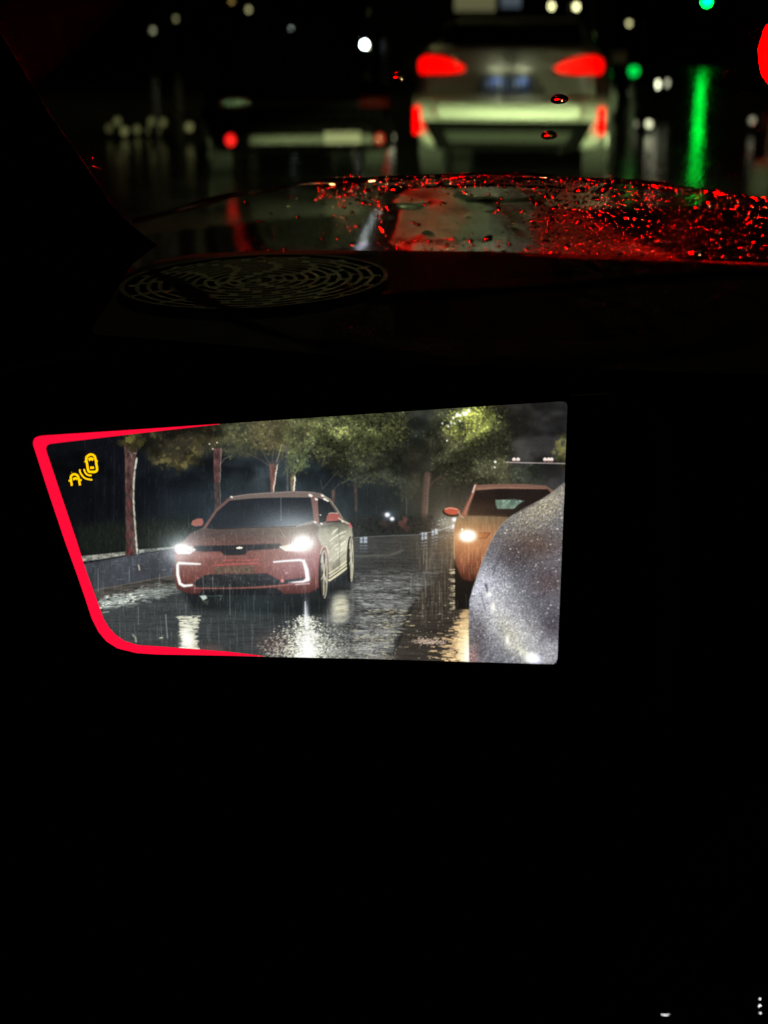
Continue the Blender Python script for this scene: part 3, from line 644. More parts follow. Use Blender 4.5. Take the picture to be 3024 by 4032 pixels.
    line([(1986, 2160), (1966, 2200), (1948, 2240), (1940, 2266)], [3, 6, 5, 3], (58, 56, 64), 4, .5)
    poly([(1912, 2294), (1918, 2300), (1922, 2326), (1914, 2318), (1908, 2304)], (40, 44, 62), 4, .7); line([(1896, 2340), (1903, 2370), (1912, 2402)], 5, (70, 72, 88), 4, .5); line([(1915, 2325), (1924, 2345)], 4, (50, 50, 66), 2, .6)
    line([(2120, 2545), (2132, 2520), (2138, 2500)], 8, (70, 64, 70), 6, .4)
    for p in ((1998, 2520, 4, 12), (1942, 2390, 5, 10), (1926, 2340, 6, 6)): glow(p[0], p[1], p[2]*1.6, p[3]*1.6, (255, 244, 196), .8)
    glow(2094, 2590, 22, 18, (255, 255, 250), 1.3, 2.2); glow(2112, 2600, 18, 16, (150, 150, 255), .8); line([(2046, 2555), (2072, 2574), (2100, 2594)], 10, (214, 210, 186), 6, .6)
    line([(2030, 2022), (2070, 2001), (2100, 1986)], 4, (46, 40, 36), 2.5, .6)
    line(flank[1:12], 3, (176, 168, 150), 2, .35)
    # ---- falling rain, lamp haze, grain
    for k in range(1500):
        x = rng.uniform(330, 1840); y = rng.uniform(1700, 2560)
        lo = y > 2250
        if not lo and rng.random() < .55: continue
        if x > 1390 and lo and rng.random() < .6: continue
        l = rng.uniform(14, 80) if lo else rng.uniform(8, 40)
        a = rng.uniform(.04, .22) if lo else rng.uniform(.03, .12)
        line([(x, y), (x+rng.uniform(-.5, 1.5), y+l)], rng.uniform(1.4, 3.2), (156, 162, 158), 1.5, a)
    for (x, y, l) in ((386, 2240, 90), (509, 2244, 48), (628, 2260, 40), (838, 2270, 60), (905, 2300, 120), (545, 2390, 70), (800, 2270, 90), (1290, 2400, 80), (1676, 2280, 70), (1730, 2290, 70), (1106, 1960, 90)):
        line([(x, y), (x+1, y+l)], 3, (150, 156, 154), 1.6, .45)
    glow(1000, 2130, 420, 150, (24, 28, 30), .6); glow(1790, 2080, 160, 120, (34, 28, 18), .6)
    glow(1150, 2235, 110, 80, (60, 54, 62), .75); glow(740, 2200, 70, 70, (52, 48, 44), .6); glow(930, 2245, 200, 70, (34, 26, 26), .5)
    lum = img@np.array([.3, .59, .11], np.float32)
    hot = np.clip((img.max(-1)-img.min(-1)-.35)/.3, 0, 1)
    k = (.86+.12*hot)[..., None]
    img[:] = lum[..., None]+(img-lum[..., None])*k
    img[:] = np.clip(img, 0, 1.2); img[:] = img*(1.0+.22*np.clip((img.max(-1, keepdims=True)-.16)/.4, -.35, 1))
    b = img.copy()
    for ax in (0, 1): b = .5*b+.25*np.roll(b, 1, ax)+.25*np.roll(b, -1, ax)
    img[:] = .75*img+.25*b
    gr = np.random.default_rng(5).normal(0, 1, (CH, CW, 1)).astype(np.float32)
    gr2 = np.random.default_rng(6).normal(0, 1, (CH, CW, 3)).astype(np.float32)
    img[:] = img*(1+.035*gr)+.006*gr+.002*gr2
    return np.clip(img, 0, 1)
# added sun lamp, very faint, over the whole scene
sun = bpy.data.lights.new('moon', 'SUN'); sun.energy = .002; sun.angle = math.radians(10); sun.color = (.8, .88, 1)
so = bpy.data.objects.new('moon', sun); COL.objects.link(so); so.rotation_euler = (math.radians(40), 0, math.radians(150))

# ---------------------------------------------------------------- wet street
def wet_road():
    m = bpy.data.materials.new('wet_asphalt'); m.use_nodes = True; n = m.node_tree; b = n.nodes['Principled BSDF']
    tc = n.nodes.new('ShaderNodeTexCoord'); nz = n.nodes.new('ShaderNodeTexNoise'); nz.inputs['Scale'].default_value = 1.3; nz.inputs['Detail'].default_value = 8
    n.links.new(tc.outputs['Object'], nz.inputs['Vector'])
    cr = n.nodes.new('ShaderNodeValToRGB'); cr.color_ramp.elements[0].color = (.018, .018, .02, 1); cr.color_ramp.elements[1].color = (.05, .05, .05, 1)
    n.links.new(nz.outputs['Fac'], cr.inputs['Fac']); n.links.new(cr.outputs['Color'], b.inputs['Base Color'])
    mr = n.nodes.new('ShaderNodeMapRange'); mr.inputs['From Min'].default_value = .35; mr.inputs['From Max'].default_value = .65; mr.inputs['To Min'].default_value = .06; mr.inputs['To Max'].default_value = .2
    n.links.new(nz.outputs['Fac'], mr.inputs['Value']); n.links.new(mr.outputs['Result'], b.inputs['Roughness'])
    n2 = n.nodes.new('ShaderNodeTexNoise'); n2.inputs['Scale'].default_value = 9; n2.inputs['Detail'].default_value = 3; n.links.new(tc.outputs['Object'], n2.inputs['Vector'])
    bp = n.nodes.new('ShaderNodeBump'); bp.inputs['Strength'].default_value = .35; bp.inputs['Distance'].default_value = .012
    n.links.new(n2.outputs['Fac'], bp.inputs['Height']); n.links.new(bp.outputs['Normal'], b.inputs['Normal'])
    return m
road = obj('road', ([(-400, -60, 0), (400, -60, 0), (400, 700, 0), (-400, 700, 0)], [(0, 1, 2, 3)]), wet_road())
tag(road, 'wet black asphalt street reflecting the lights', kind='structure')

# ---------------------------------------------------------------- materials
black_pl = mat('black_soft_plastic', (.006, .006, .006), .7, bump=.25, bscale=900, vary=.2, scale=300, spec=.06)
black_gl = mat('black_gloss_plastic', (.006, .006, .006), .6, vary=.15, scale=60, spec=.06)
rubber = mat('tyre_rubber', (.02, .02, .02), .7, vary=.2)
rim_m = mat('alloy', (.35, .35, .36), .35, .9, vary=.15)
glass_dark = mat('dark_car_glass', (.006, .007, .008), .06, vary=.1, spec=.5)
white_paint = mat('white_car_paint', (.62, .62, .58), .28, coat=.6, vary=.08, scale=6)
dark_paint = mat('black_car_paint', (.004, .0035, .0035), .95, spec=.0, coat=0, vary=.1, scale=6)
grey_paint = mat('grey_car_paint', (.05, .052, .06), .3, .3, coat=.8, vary=.1, scale=6)
van_paint = mat('van_paint', (.05, .045, .045), .35, coat=.5, vary=.1, scale=6)
chrome = mat('chrome', (.6, .6, .6), .12, 1.0, vary=.1)
trim_blk = mat('black_trim', (.008, .008, .008), .6, vary=.2, spec=.12)
silver = mat('silver_trim', (.32, .32, .31), .4, .4, vary=.12)
skid_m = mat('skid_grey', (.03, .031, .029), .9, vary=.12, spec=.02)
plate_bl = mat('plate_blue', (.015, .07, .45), .4, vary=.1)
white_ink = mat('white_ink', (.75, .75, .75), .5, vary=.05)
red_lamp = glow_mat('red_lamp', (1.0, .0, .0), 1.8)
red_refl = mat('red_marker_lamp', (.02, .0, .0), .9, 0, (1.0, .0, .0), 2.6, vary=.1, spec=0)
red_van = glow_mat('red_van_lamp', (1.0, .0, .0), 650.0)
lens_dark = mat('dark_red_lens', (.05, .003, .003), .3, vary=.1)
metal_dark = mat('dark_pole_metal', (.03, .03, .032), .45, .6, vary=.2)
concrete = mat('dark_concrete', (.09, .085, .08), .8, vary=.3, scale=3, bump=.2, bscale=20)

def wheel(parent, x, y, r=.34, wd=.22):
    s = 1 if x > 0 else -1
    t = obj('wheel', cyl(bmesh.new(), (x-s*wd/2, y, r), (x+s*wd/2, y, r), r, n=28), rubber, parent)
    bm = bmesh.new(); cyl(bm, (x+s*wd/2-.01*s, y, r), (x+s*(wd/2+.012), y, r), r*.66, n=24)
    for k in range(5):
        a = k*2*math.pi/5; box(bm, (x+s*(wd/2+.016), y+math.cos(a)*r*.33, r+math.sin(a)*r*.33), (.012, r*.6, .05), Matrix.Rotation(a, 3, 'X'))
    obj('rim', bm, rim_m, t)
def xz_prism(pts, y0, y1, lean=None):
    f = [(x, y0+(lean(x, z) if lean else 0), z) for x, z in pts]; b = [(x, y1+(lean(x, z) if lean else 0), z) for x, z in pts]
    return prism(f, b)
def mirror(pts): return [(-x, z) for x, z in pts][::-1]

# ---------------------------------------------------------------- white SUV ahead
suv = empty('suv', (1.17, 13.6, 0), math.radians(-9))
tag(suv, 'white suv stopped ahead with red tail lights and blue plate', 'car')
obj('body', loft([(0, rrect(.80, .44, 1.2, .14)), (.05, rrect(.86, .38, 1.24, .16)), (.3, rrect(.91, .3, 1.2, .16)), (1.4, rrect(.93, .27, 1.14, .14)), (3.0, rrect(.92, .27, 1.1, .14)), (3.9, rrect(.9, .3, 1.02, .16)), (4.4, rrect(.8, .38, .9, .16)), (4.52, rrect(.68, .46, .82, .12))]), white_paint, suv, True)
cab = obj('cabin', loft([(.1, rrect(.74, 1.1, 1.27, .06, .05)), (.32, rrect(.78, 1.1, 1.42, .1, .12)), (.9, rrect(.80, 1.1, 1.50, .12, .14)), (2.0, rrect(.80, 1.05, 1.49, .12, .14)), (2.7, rrect(.78, 1.0, 1.34, .1, .12)), (3.3, rrect(.74, .98, 1.12, .05, .04))]), white_paint, suv, True)
obj('rear_window', prism([(-.66, .06, 1.245), (.66, .06, 1.245), (.62, .28, 1.405), (-.62, .28, 1.405)], [(-.66, .12, 1.235), (.66, .12, 1.235), (.62, .36, 1.395), (-.62, .36, 1.395)]), glass_dark, suv)
obj('spoiler', nbox((0, .30, 1.435), (1.26, .2, .035), .014), trim_blk, suv)
for s in (1, -1):
    obj('side_window', prism([(s*.805, .5, 1.2), (s*.80, 2.5, 1.16), (s*.72, 2.2, 1.42), (s*.72, .75, 1.43)], [(s*.77, .5, 1.2), (s*.77, 2.5, 1.16), (s*.69, 2.2, 1.42), (s*.69, .75, 1.43)]), glass_dark, suv)
    tl = [(.40, 1.04), (.45, 1.005), (.62, .99), (.84, .99), (.865, 1.05), (.85, 1.115), (.78, 1.15), (.64, 1.14), (.50, 1.10)]
    ln = lambda x, z: max(0, abs(x)-.66)*.42-.045
    th = obj('tail_light', xz_prism(tl if s > 0 else mirror(tl), -.02, .06, ln), lens_dark, suv)
    obj('lens', xz_prism(tl if s > 0 else mirror(tl), -.022, -.0205, ln), red_lamp, th)
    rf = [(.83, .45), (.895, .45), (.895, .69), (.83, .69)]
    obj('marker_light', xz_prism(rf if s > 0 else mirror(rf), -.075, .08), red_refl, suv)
    obj('mirror', nbox((s*1.0, 2.75, 1.12), (.18, .1, .13), .03), white_paint, suv)
    obj('exhaust', cyl(bmesh.new(), (s*.5, -.06, .34), (s*.5, .2, .34), .045, n=12), trim_blk, suv)
obj('bumper', loft([(-.13, rrect(.66, .60, .73, .05)), (-.10, rrect(.78, .575, .765, .06)), (-.02, rrect(.88, .55, .80, .07)), (.14, rrect(.92, .54, .82, .07))]), white_paint, suv, True)
gd = [(-.80, .57), (.80, .57), (.66, .31), (-.66, .31)]
val = obj('valance', xz_prism(gd, -.09, .1), mat('matt_black_valance', (.003, .003, .003), 1.0, vary=.1, spec=0), suv)
obj('skid_plate', xz_prism([(-.60, .475), (.60, .475), (.54, .38), (-.54, .38)], -.12, -.08), skid_m, val)
tg = obj('tailgate_panel', xz_prism([(-.30, .965), (.30, .965), (.44, .80), (-.44, .80)], -.012, .03), white_paint, suv)
obj('plate_recess', xz_prism([(-.26, .95), (.26, .95), (.36, .815), (-.36, .815)], -.018, .0), mat('recess_grey', (.16, .16, .15), .5, vary=.1), suv)
gn = obj('plate_garnish', nbox((0, -.085, .975), (.62, .016, .05), .006), white_paint, suv)
for x in (-.12, .12): obj('plate_lamp', nbox((x, -.06, .965), (.07, .022, .012), .003), glow_mat('plate_lamp', (1, .95, .75), 14), gn)
pl = obj('number_plate', nbox((-.04, -.03, .885), (.46, .014, .125), .004), plate_bl, suv)
bm = bmesh.new()
for k in range(9):                               # the characters are a blur of white strokes in the photograph
    x = -.235+k*.049; box(bm, (x, -.039, .885), (.012 if k % 3 else .022, .004, .085 if k % 2 else .07))
obj('plate_characters', bm, white_ink, pl)
bm = bmesh.new()
vs = []
for i in range(24):
    a = i*2*math.pi/24
    for j in range(6):
        c = j*2*math.pi/6; r = .052+.008*math.cos(c); vs.append((r*math.cos(a), -.012+.008*math.sin(c), 1.13+r*math.sin(a)))
obj('badge', (vs, [(i*6+j, ((i+1) % 24)*6+j, ((i+1) % 24)*6+(j+1) % 6, i*6+(j+1) % 6) for i in range(24) for j in range(6)]), chrome, suv, True)
for x in (-.8, .8):
    for y in (.85, 3.6): wheel(suv, x, y, .36)

# ---------------------------------------------------------------- black saloon ahead on the left
sal = empty('saloon', (-.78, 14.2, 0), math.radians(8))
tag(sal, 'black saloon at the left edge of the queue, boot towards us', 'car')
obj('body', loft([(0, rrect(.78, .34, .84, .12)), (.06, rrect(.84, .28, .88, .14)), (.4, rrect(.9, .22, .9, .14)), (1.5, rrect(.91, .2, .92, .12)), (3.0, rrect(.91, .2, .9, .12)), (4.2, rrect(.86, .24, .78, .14)), (4.7, rrect(.7, .3, .66, .12))]), dark_paint, sal, True)
obj('cabin', loft([(.75, rrect(.7, .84, .9, .02, .02)), (1.3, rrect(.72, .84, 1.28, .1, .12)), (2.0, rrect(.74, .84, 1.42, .12, .14)), (2.9, rrect(.72, .84, 1.34, .1, .14)), (3.6, rrect(.68, .82, .92, .03, .03))]), dark_paint, sal, True)
obj('rear_window', prism([(-.56, .86, .95), (.56, .86, .95), (.5, 1.36, 1.30), (-.5, 1.36, 1.30)], [(-.56, .9, .93), (.56, .9, .93), (.5, 1.4, 1.28), (-.5, 1.4, 1.28)]), mat('wet_dark_glass', (.002, .002, .002), .8, vary=.1, spec=.0), sal)
obj('boot_trim', nbox((0, -.015, .70), (1.3, .03, .035), .01), mat('dim_trim', (.03, .027, .026), .5, vary=.3, spec=.1), sal)
obj('bumper', loft([(-.1, rrect(.66, .32, .52, .06)), (-.06, rrect(.82, .28, .56, .08)), (.1, rrect(.9, .24, .58, .08))]), dark_paint, sal, True)
obj('bumper_strip', nbox((.06, -.105, .37), (1.22, .03, .085), .015), mat('pale_wet_strip', (.055, .052, .046), .5, vary=.2), sal)
obj('number_plate', nbox((.36, -.127, .385), (.36, .012, .11), .004), mat('plate_white', (.16, .15, .12), .5, emit=(1, .8, .55), strength=.10, vary=.1), sal)  # lamp light on the plate is put into its own glow
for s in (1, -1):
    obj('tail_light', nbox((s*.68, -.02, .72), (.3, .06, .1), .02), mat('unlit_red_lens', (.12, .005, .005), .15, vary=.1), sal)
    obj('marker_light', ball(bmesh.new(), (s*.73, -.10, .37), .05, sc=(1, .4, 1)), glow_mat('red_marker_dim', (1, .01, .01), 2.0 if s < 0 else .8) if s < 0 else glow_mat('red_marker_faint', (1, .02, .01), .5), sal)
for x in (-.8, .8):
    for y in (.95, 3.75): wheel(sal, x, y, .32)

# ---------------------------------------------------------------- van in the right lane, its tall lamp at the frame edge
van = empty('van', (2.93, 7.9, 0), math.radians(-42))
tag(van, 'dark van in the right lane with tall glowing red tail light', 'van')
obj('body', loft([(0, rrect(.9, .36, 1.98, .14, .08)), (.06, rrect(.95, .3, 2.04, .16, .1)), (2.0, rrect(.98, .28, 2.06, .16, .1)), (3.6, rrect(.97, .28, 1.98, .16, .12)), (4.3, rrect(.95, .28, 1.2, .16, .06)), (4.9, rrect(.85, .32, 1.0, .14, .04))]), van_paint, van, True)
obj('rear_window', nbox((0, .0, 1.55), (1.4, .03, .5), .01), glass_dark, van)
obj('bumper', nbox((0, -.05, .48), (1.9, .18, .22), .06), trim_blk, van)
for s in (1, -1):
    tl = [(.46, 1.02), (.86, 1.0), (.93, 1.08), (.96, 1.2), (.93, 1.31), (.86, 1.38), (.46, 1.38)]
    th = obj('tail_light', xz_prism(tl if s > 0 else mirror(tl), -.05, .08), lens_dark, van)
    obj('lens', xz_prism(tl if s > 0 else mirror(tl), -.053, -.0505), red_van, th)
    obj('door_hinge', nbox((s*.93, -.02, .8), (.03, .04, .1), .01), trim_blk, van)
obj('number_plate', nbox((.2, -.15, .5), (.44, .012, .14), .004), plate_bl, van)
for x in (-.84, .84):
    for y in (.9, 3.9): wheel(van, x, y, .35)

# ---------------------------------------------------------------- oncoming cars with headlamps, beyond the queue
def oncoming(px, py, Y, label, gap, k0, k1, paint, rz=0.0):
    p = at_y(px, py, Y); z = max(.5, p.z)
    e = empty('oncoming_car', (p.x+gap/2*math.cos(rz), Y, 0), rz); tag(e, label, 'car')
    obj('body', loft([(0, rrect(.7, .34, .82, .12)), (.2, rrect(.84, .26, .9, .14)), (1.2, rrect(.88, .22, .98, .12)), (3.6, rrect(.88, .24, .98, .12)), (4.3, rrect(.8, .3, .92, .12))]), paint, e, True)
    obj('cabin', loft([(1.2, rrect(.66, .9, .98, .03, .02)), (2.0, rrect(.7, .9, 1.42, .1, .12)), (3.0, rrect(.7, .9, 1.44, .1, .12)), (3.9, rrect(.66, .9, 1.02, .03, .03))]), paint, e, True)
    obj('windscreen', prism([(-.58, 1.28, 1.03), (.58, 1.28, 1.03), (.52, 1.88, 1.37), (-.52, 1.88, 1.37)], [(-.58, 1.32, 1.0), (.58, 1.32, 1.0), (.52, 1.92, 1.34), (-.52, 1.92, 1.34)]), glass_dark, e)
    for s, k in ((-1, k0), (1, k1)):
        obj('headlamp', ball(bmesh.new(), (s*gap/2, -.02, z), .075, sc=(1, .5, .8)), glow_mat('headlamp_%d' % round(k*10), (1, .93, .74), k), e)
    obj('grille', nbox((0, -.01, .52), (.7, .05, .16), .02), trim_blk, e)
    for x in (-.76, .76):
        for y in (.8, 3.5): wheel(e, x, y, .31)
    return e
oncoming(2566, 330, 27.0, 'dark car crossing beyond the white suv with two white headlamps', 1.06, 5, 1.2, dark_paint, math.radians(70))

# ---------------------------------------------------------------- lamps along the street
def lamp_post(px, py, Y, col, k, r, label, real=None):
    """tall lamp: base, tapered pole, arm, head, glowing lens"""
    Y *= 1.7; r *= .9
    p = at_y(px, py, Y); e = empty('street_lamp', (p.x, Y, 0)); tag(e, label, 'street lamp', 'street lamps far down the road')
    h = p.z; ax = .9
    bm = bmesh.new(); cyl(bm, (ax, 0, .0), (ax, 0, .5), .14, .11); cyl(bm, (ax, 0, .5), (ax, 0, h+.25), .075, .05); obj('pole', bm, metal_dark, e)
    bm = bmesh.new(); cyl(bm, (ax, 0, h+.22), (.1, 0, h+.3), .035); obj('arm', bm, metal_dark, e)
    hd = obj('lamp_head', nbox((0, 0, h+r*.7+.06), (max(.5, r*2.4), .26, .1), .03), metal_dark, e)
    obj('lens', ball(bmesh.new(), (0, 0, h), r, sc=(1, 1, .8)), glow_mat('lamp_%02d%02d%02d_%d' % (col[0]*99, col[1]*99, col[2]*99, k*10), col, k), hd, True)
    return e
def bollard(px, py, Y, col, k, r, label, group='low lights along the verge'):  # posts are made up to hold low lights of unknown source
    Y *= 1.75; r *= .92
    p = at_y(px, py, Y); z = max(p.z, r+.05)
    e = empty('bollard_light', (p.x, Y, 0)); tag(e, label, 'bollard light', group)
    obj('post', cyl(bmesh.new(), (0, 0, 0), (0, 0, max(.03, z-r)), r*.7, n=12), metal_dark, e)
    obj('lens', ball(bmesh.new(), (0, 0, z), r, sc=(1, 1, .9)), glow_mat('bollard_%02d%02d%02d_%d' % (col[0]*99, col[1]*99, col[2]*99, k*10), col, k), e, True)
    obj('cap', cyl(bmesh.new(), (0, 0, z+r*.8), (0, 0, z+r*1.1), r*1.05, r*.8, n=12), metal_dark, e)
Yl = (1, .86, .5); Wh = (.86, .92, 1.0); Wm = (1, .92, .7)
for a in ((1436, 176, 40, Wh, 60, .14, 'brightest white street lamp, left of the white suv'),
          (1461, 182, 44, Yl, 9, .16, 'yellow street lamp touching the brightest white one'),
          (1146, 118, 52, Wh, 4, .13, 'bluish white street lamp above the black saloon roof'),
          (979, 38, 50, Yl, .9, .15, 'dim yellow street lamp near the top edge, left of centre'),
          (692, 74, 56, Yl, .4, .16, 'very dim yellow lamp in the dark upper left'),
          (602, 120, 48, Wm, .5, .16, 'faint pale lamp farthest left in the upper dark'),
          (912, 4, 60, (1, .6, .2), .6, .16, 'faint orange lamp cut by the top edge'),
          (1459, 48, 60, Yl, .5, .17, 'faint yellow lamp above the brightest white one'),
          (2172, 25, 45, Yl, 5, .17, 'left one of the yellow lamp pair over the suv roof'),
          (2269, 27, 45, Yl, 6, .17, 'right one of the yellow lamp pair over the suv roof'),
          (2477, 92, 50, Yl, 2, .15, 'single yellow lamp up and right of the suv roof')): lamp_post(*a)
for a in ((1435, 335, 22, (.7, .76, 1), 5, .09, 'bluish low light below the brightest white lamp'),  # added lamp in place of a reflection
          (1313, 342, 20, Yl, 1.3, .07, 'yellow low light above the saloon boot'),
          (1327, 228, 30, (1, .75, .55), 1.2, .12, 'brownish low light left of the brightest white lamp'),
          (1389, 490, 13, Yl, 1.3, .06, 'dim yellow light near the saloon wheel'),
          (1541, 545, 11, Wm, 1.2, .05, 'pale light in the gap between saloon and suv'),
          (1517, 492, 11.6, (1, .01, .01), 4.0, .05, 'small red light in the gap between saloon and suv'),
          (2488, 366, 13.0, Wm, 1.0, .06, 'pale low light left of the crossing car headlamps'),
          (2555, 488, 12.5, Wm, 2.2, .055, 'white low light under the crossing car headlamps'),
          (2497, 489, 12.8, Wm, .6, .055, 'dimmer low light left of the white one'),
          (2417, 340, 20, Wm, 1.0, .08, 'faint low light just right of the suv flank'),
          (2962, 474, 12.5, (1, .85, .7), .5, .055, 'faint pale light near the right edge'),
          (2496, 280, 12.0, (0, 1, .12), .9, .09, 'round green light above the crossing car headlamps')): bollard(*a)
i = 0
for (px, py, k, r) in ((462, 478, 1.2, .06), (490, 520, 2.0, .06), (540, 524, 1.2, .06), (596, 478, 1.3, .055), (642, 482, 1.5, .06), (640, 524, 1.2, .055), (745, 500, 2.6, .065), (430, 505, .7, .06), (590, 526, 1.0, .05)):  # made-up row of low lamps for yellow spots of unknown source
    bollard(px, py, 11.5+.25*(i % 3), (1, .9, .42), k*.1, r, ['faint yellow light, upper left of the low row by the saloon', 'yellow light, second along the bottom of the low row', 'dim yellow light, third along the bottom of the low row', 'yellow light at the top middle of the low row', 'yellow light at the top, right of middle in the low row', 'dim yellow light at the bottom right of the low row', 'brightest yellow light, at the right end of the low row', 'faintest yellow light, at the left end of the low row', 'tiny yellow light, fourth along the bottom of the low row'][i], 'yellow lights in the row at the left'); i += 1

# street lamp above the queue, out of frame: its light falls on the cars and the dash
p = Vector((-1.8, 32.0, 7.2)); e = empty('street_lamp', (p.x, p.y, 0)); tag(e, 'tall street lamp over the queue of cars, above the picture', 'street lamp')
bm = bmesh.new(); cyl(bm, (1.6, 0, 0), (1.6, 0, 13.1), .14, .08); obj('pole', bm, metal_dark, e)
obj('arm', cyl(bmesh.new(), (1.6, 0, 13.1), (.2, 0, 13.2), .05), metal_dark, e)
hd = obj('lamp_head', nbox((0, 0, 13.1), (1.7, .9, .16), .04), metal_dark, e)
obj('lens', nbox((0, 0, 13.0), (1.4, .7, .03), .01), glow_mat('street_lamp_lens', (1, .84, .4), 85), hd)

# added lamp beside us, unseen above the frame, brightens the backs of the cars
e = empty('street_lamp', (7.0, 4.5, 0)); tag(e, 'tall street lamp beside the right lane, outside the picture', 'street lamp')
bm = bmesh.new(); cyl(bm, (1.6, 0, 0), (1.6, 0, 7.9), .1, .06); obj('pole', bm, metal_dark, e)
obj('arm', cyl(bmesh.new(), (1.6, 0, 7.9), (.2, 0, 8.05), .04), metal_dark, e)
hd = obj('lamp_head', nbox((0, 0, 7.96), (.8, .34, .12), .04), metal_dark, e)
obj('lens', nbox((0, 0, 7.88), (.6, .26, .03), .01), glow_mat('side_lamp_lens', (1, .86, .42), 52), hd)

# traffic signal: green lamp at the top of the frame
p = at_y(2783, 2, 115.0); ts = empty('traffic_light', (p.x, 115.0, 0)); tag(ts, 'traffic light showing green at the top right', 'traffic light')
obj('pole', cyl(bmesh.new(), (0, .25, 0), (0, .3, p.z+1.9), .1, n=12), metal_dark, ts)
obj('housing', nbox((0, .12, p.z+.7), (.8, .22, 2.2), .06), trim_blk, ts)
gm = glow_mat('green_signal', (.0, 1, .06), 40)
obj('green_lens', cyl(bmesh.new(), (0, 0, p.z), (0, -.02, p.z), .3, n=24), gm, ts)
for dz in (.7, 1.4): obj('dark_lens', cyl(bmesh.new(), (0, 0, p.z+dz), (0, -.02, p.z+dz), .28, n=20), glass_dark, ts)
for dz in (0, .7, 1.4): obj('visor', nbox((0, -.15, p.z+dz+.325), (.64, .3, .02)), trim_blk, ts)

# dark building far behind the suv with two lit windows
bl = empty('building', at_y(1960, 60, 105).xy.to_3d()); tag(bl, 'dark building far behind the white suv with a few lit windows', 'building')
obj('wall', nbox((0, 4, 9), (16, 8, 18)), concrete, bl)
for (px, py, wd, ht, col, k) in ((1870, 8, 2.9, 1.2, (1, .86, .5), .13), (2012, 2, 1.4, .9, (.6, .7, 1), .12), (1840, -90, 2.2, 1.1, (1, .85, .5), .15), (2110, -95, 2.2, 1.1, (1, .8, .5), .1)):
    q = at_y(px, py, 104.9)-Vector(bl.location)
    f = obj('window', nbox((q.x, -.06, q.z), (wd+.2, .1, ht+.2), .02), trim_blk, bl)
    obj('pane', nbox((q.x, -.13, q.z), (wd, .03, ht)), glow_mat('lit_pane_%d' % (k*100), col, k), f)

# ---------------------------------------------------------------- own car: bonnet with headlamps
bon = empty('bonnet', (.37, 0, 0), math.radians(-3.3)); tag(bon, 'dark wet bonnet of the own car beyond the windscreen', 'bonnet')
vs, fs = [], []
ny, nx = 26, 30
for j in range(ny+1):
    t = j/ny; y = .95+t*1.6
    z = np.interp(t, [0, .4, .85, .92, .96, 1], [1.055, 1.009, .958, .94, .90, .80])
    for i_ in range(nx+1):
        a = i_/nx*2-1; x = a*(.86-.1*max(0, t-.7)/.3)
        vs.append((x, y-.10*a*a*t, float(z)-.03*abs(a)**3+.012*math.exp(-((abs(a)-.55)/.08)**2)))
for j in range(ny):
    for i_ in range(nx): q = j*(nx+1)+i_; fs.append((q, q+1, q+nx+2, q+nx+1))
wetp = mat('wet_bonnet_paint', (.004, .004, .0045), .2, 0, coat=0, vary=.2, scale=5, bump=.06, bscale=14, spec=.10)
n_ = wetp.node_tree; b_ = n_.nodes['Principled BSDF']; tc_ = n_.nodes.new('ShaderNodeTexCoord'); sx_ = n_.nodes.new('ShaderNodeSeparateXYZ'); mr_ = n_.nodes.new('ShaderNodeMapRange')
mr_.inputs['From Min'].default_value = -.34; mr_.inputs['From Max'].default_value = -.15; mr_.inputs['To Min'].default_value = .14; mr_.inputs['To Max'].default_value = .8   # smooth in the middle, roughened rightwards to spread out lamp reflections
n_.links.new(tc_.outputs['Object'], sx_.inputs[0]); n_.links.new(sx_.outputs['X'], mr_.inputs['Value']); n_.links.new(mr_.outputs['Result'], b_.inputs['Roughness'])
ms_ = n_.nodes.new('ShaderNodeMapRange'); ms_.inputs['From Min'].default_value = -.32; ms_.inputs['From Max'].default_value = -.20; ms_.inputs['To Min'].default_value = .11; ms_.inputs['To Max'].default_value = 0.0   # specular falls to nothing rightwards, keeping lamp reflections off the bonnet
n_.links.new(sx_.outputs['X'], ms_.inputs['Value']); ml_ = n_.nodes.new('ShaderNodeMapRange'); ml_.inputs['From Min'].default_value = -.58; ml_.inputs['From Max'].default_value = -.47; ml_.inputs['To Min'].default_value = .03; ml_.inputs['To Max'].default_value = 1.0  # specular cut at the far left too, to darken it
mm_ = n_.nodes.new('ShaderNodeMath'); mm_.operation = 'MULTIPLY'; n_.links.new(sx_.outputs['X'], ml_.inputs['Value']); n_.links.new(ml_.outputs['Result'], mm_.inputs[0]); n_.links.new(ms_.outputs['Result'], mm_.inputs[1]); n_.links.new(mm_.outputs[0], b_.inputs['Specular IOR Level'])
pn = obj('panel', (vs, fs), wetp, bon, True)
mo = pn.modifiers.new('s', 'SOLIDIFY'); mo.thickness = .012; mo.offset = -1
for s in (1, -1):
    hl = obj('headlamp', nbox((s*.66, 2.38, .66), (.3, .16, .12), .04), glass_dark, bon)
    obj('bulb', ball(bmesh.new(), (s*.66, 2.47, .655), .03), glow_mat('own_headlamp', (1, .97, .85), 20), hl)
    L = bpy.data.lights.new('beam', 'SPOT'); L.energy = 7000; L.color = (.86, 1.0, .5); L.spot_size = math.radians(52); L.spot_blend = .1; L.shadow_soft_size = .04
    lo = bpy.data.objects.new('beam', L); COL.objects.link(lo); lo.parent = hl; lo.location = (s*.66, 2.53, .655)
    lo.rotation_euler = (math.radians(90-25.2), 0, 0)
obj('front_panel', nbox((0, 2.38, .52), (1.6, .1, .5), .05), wetp, bon)

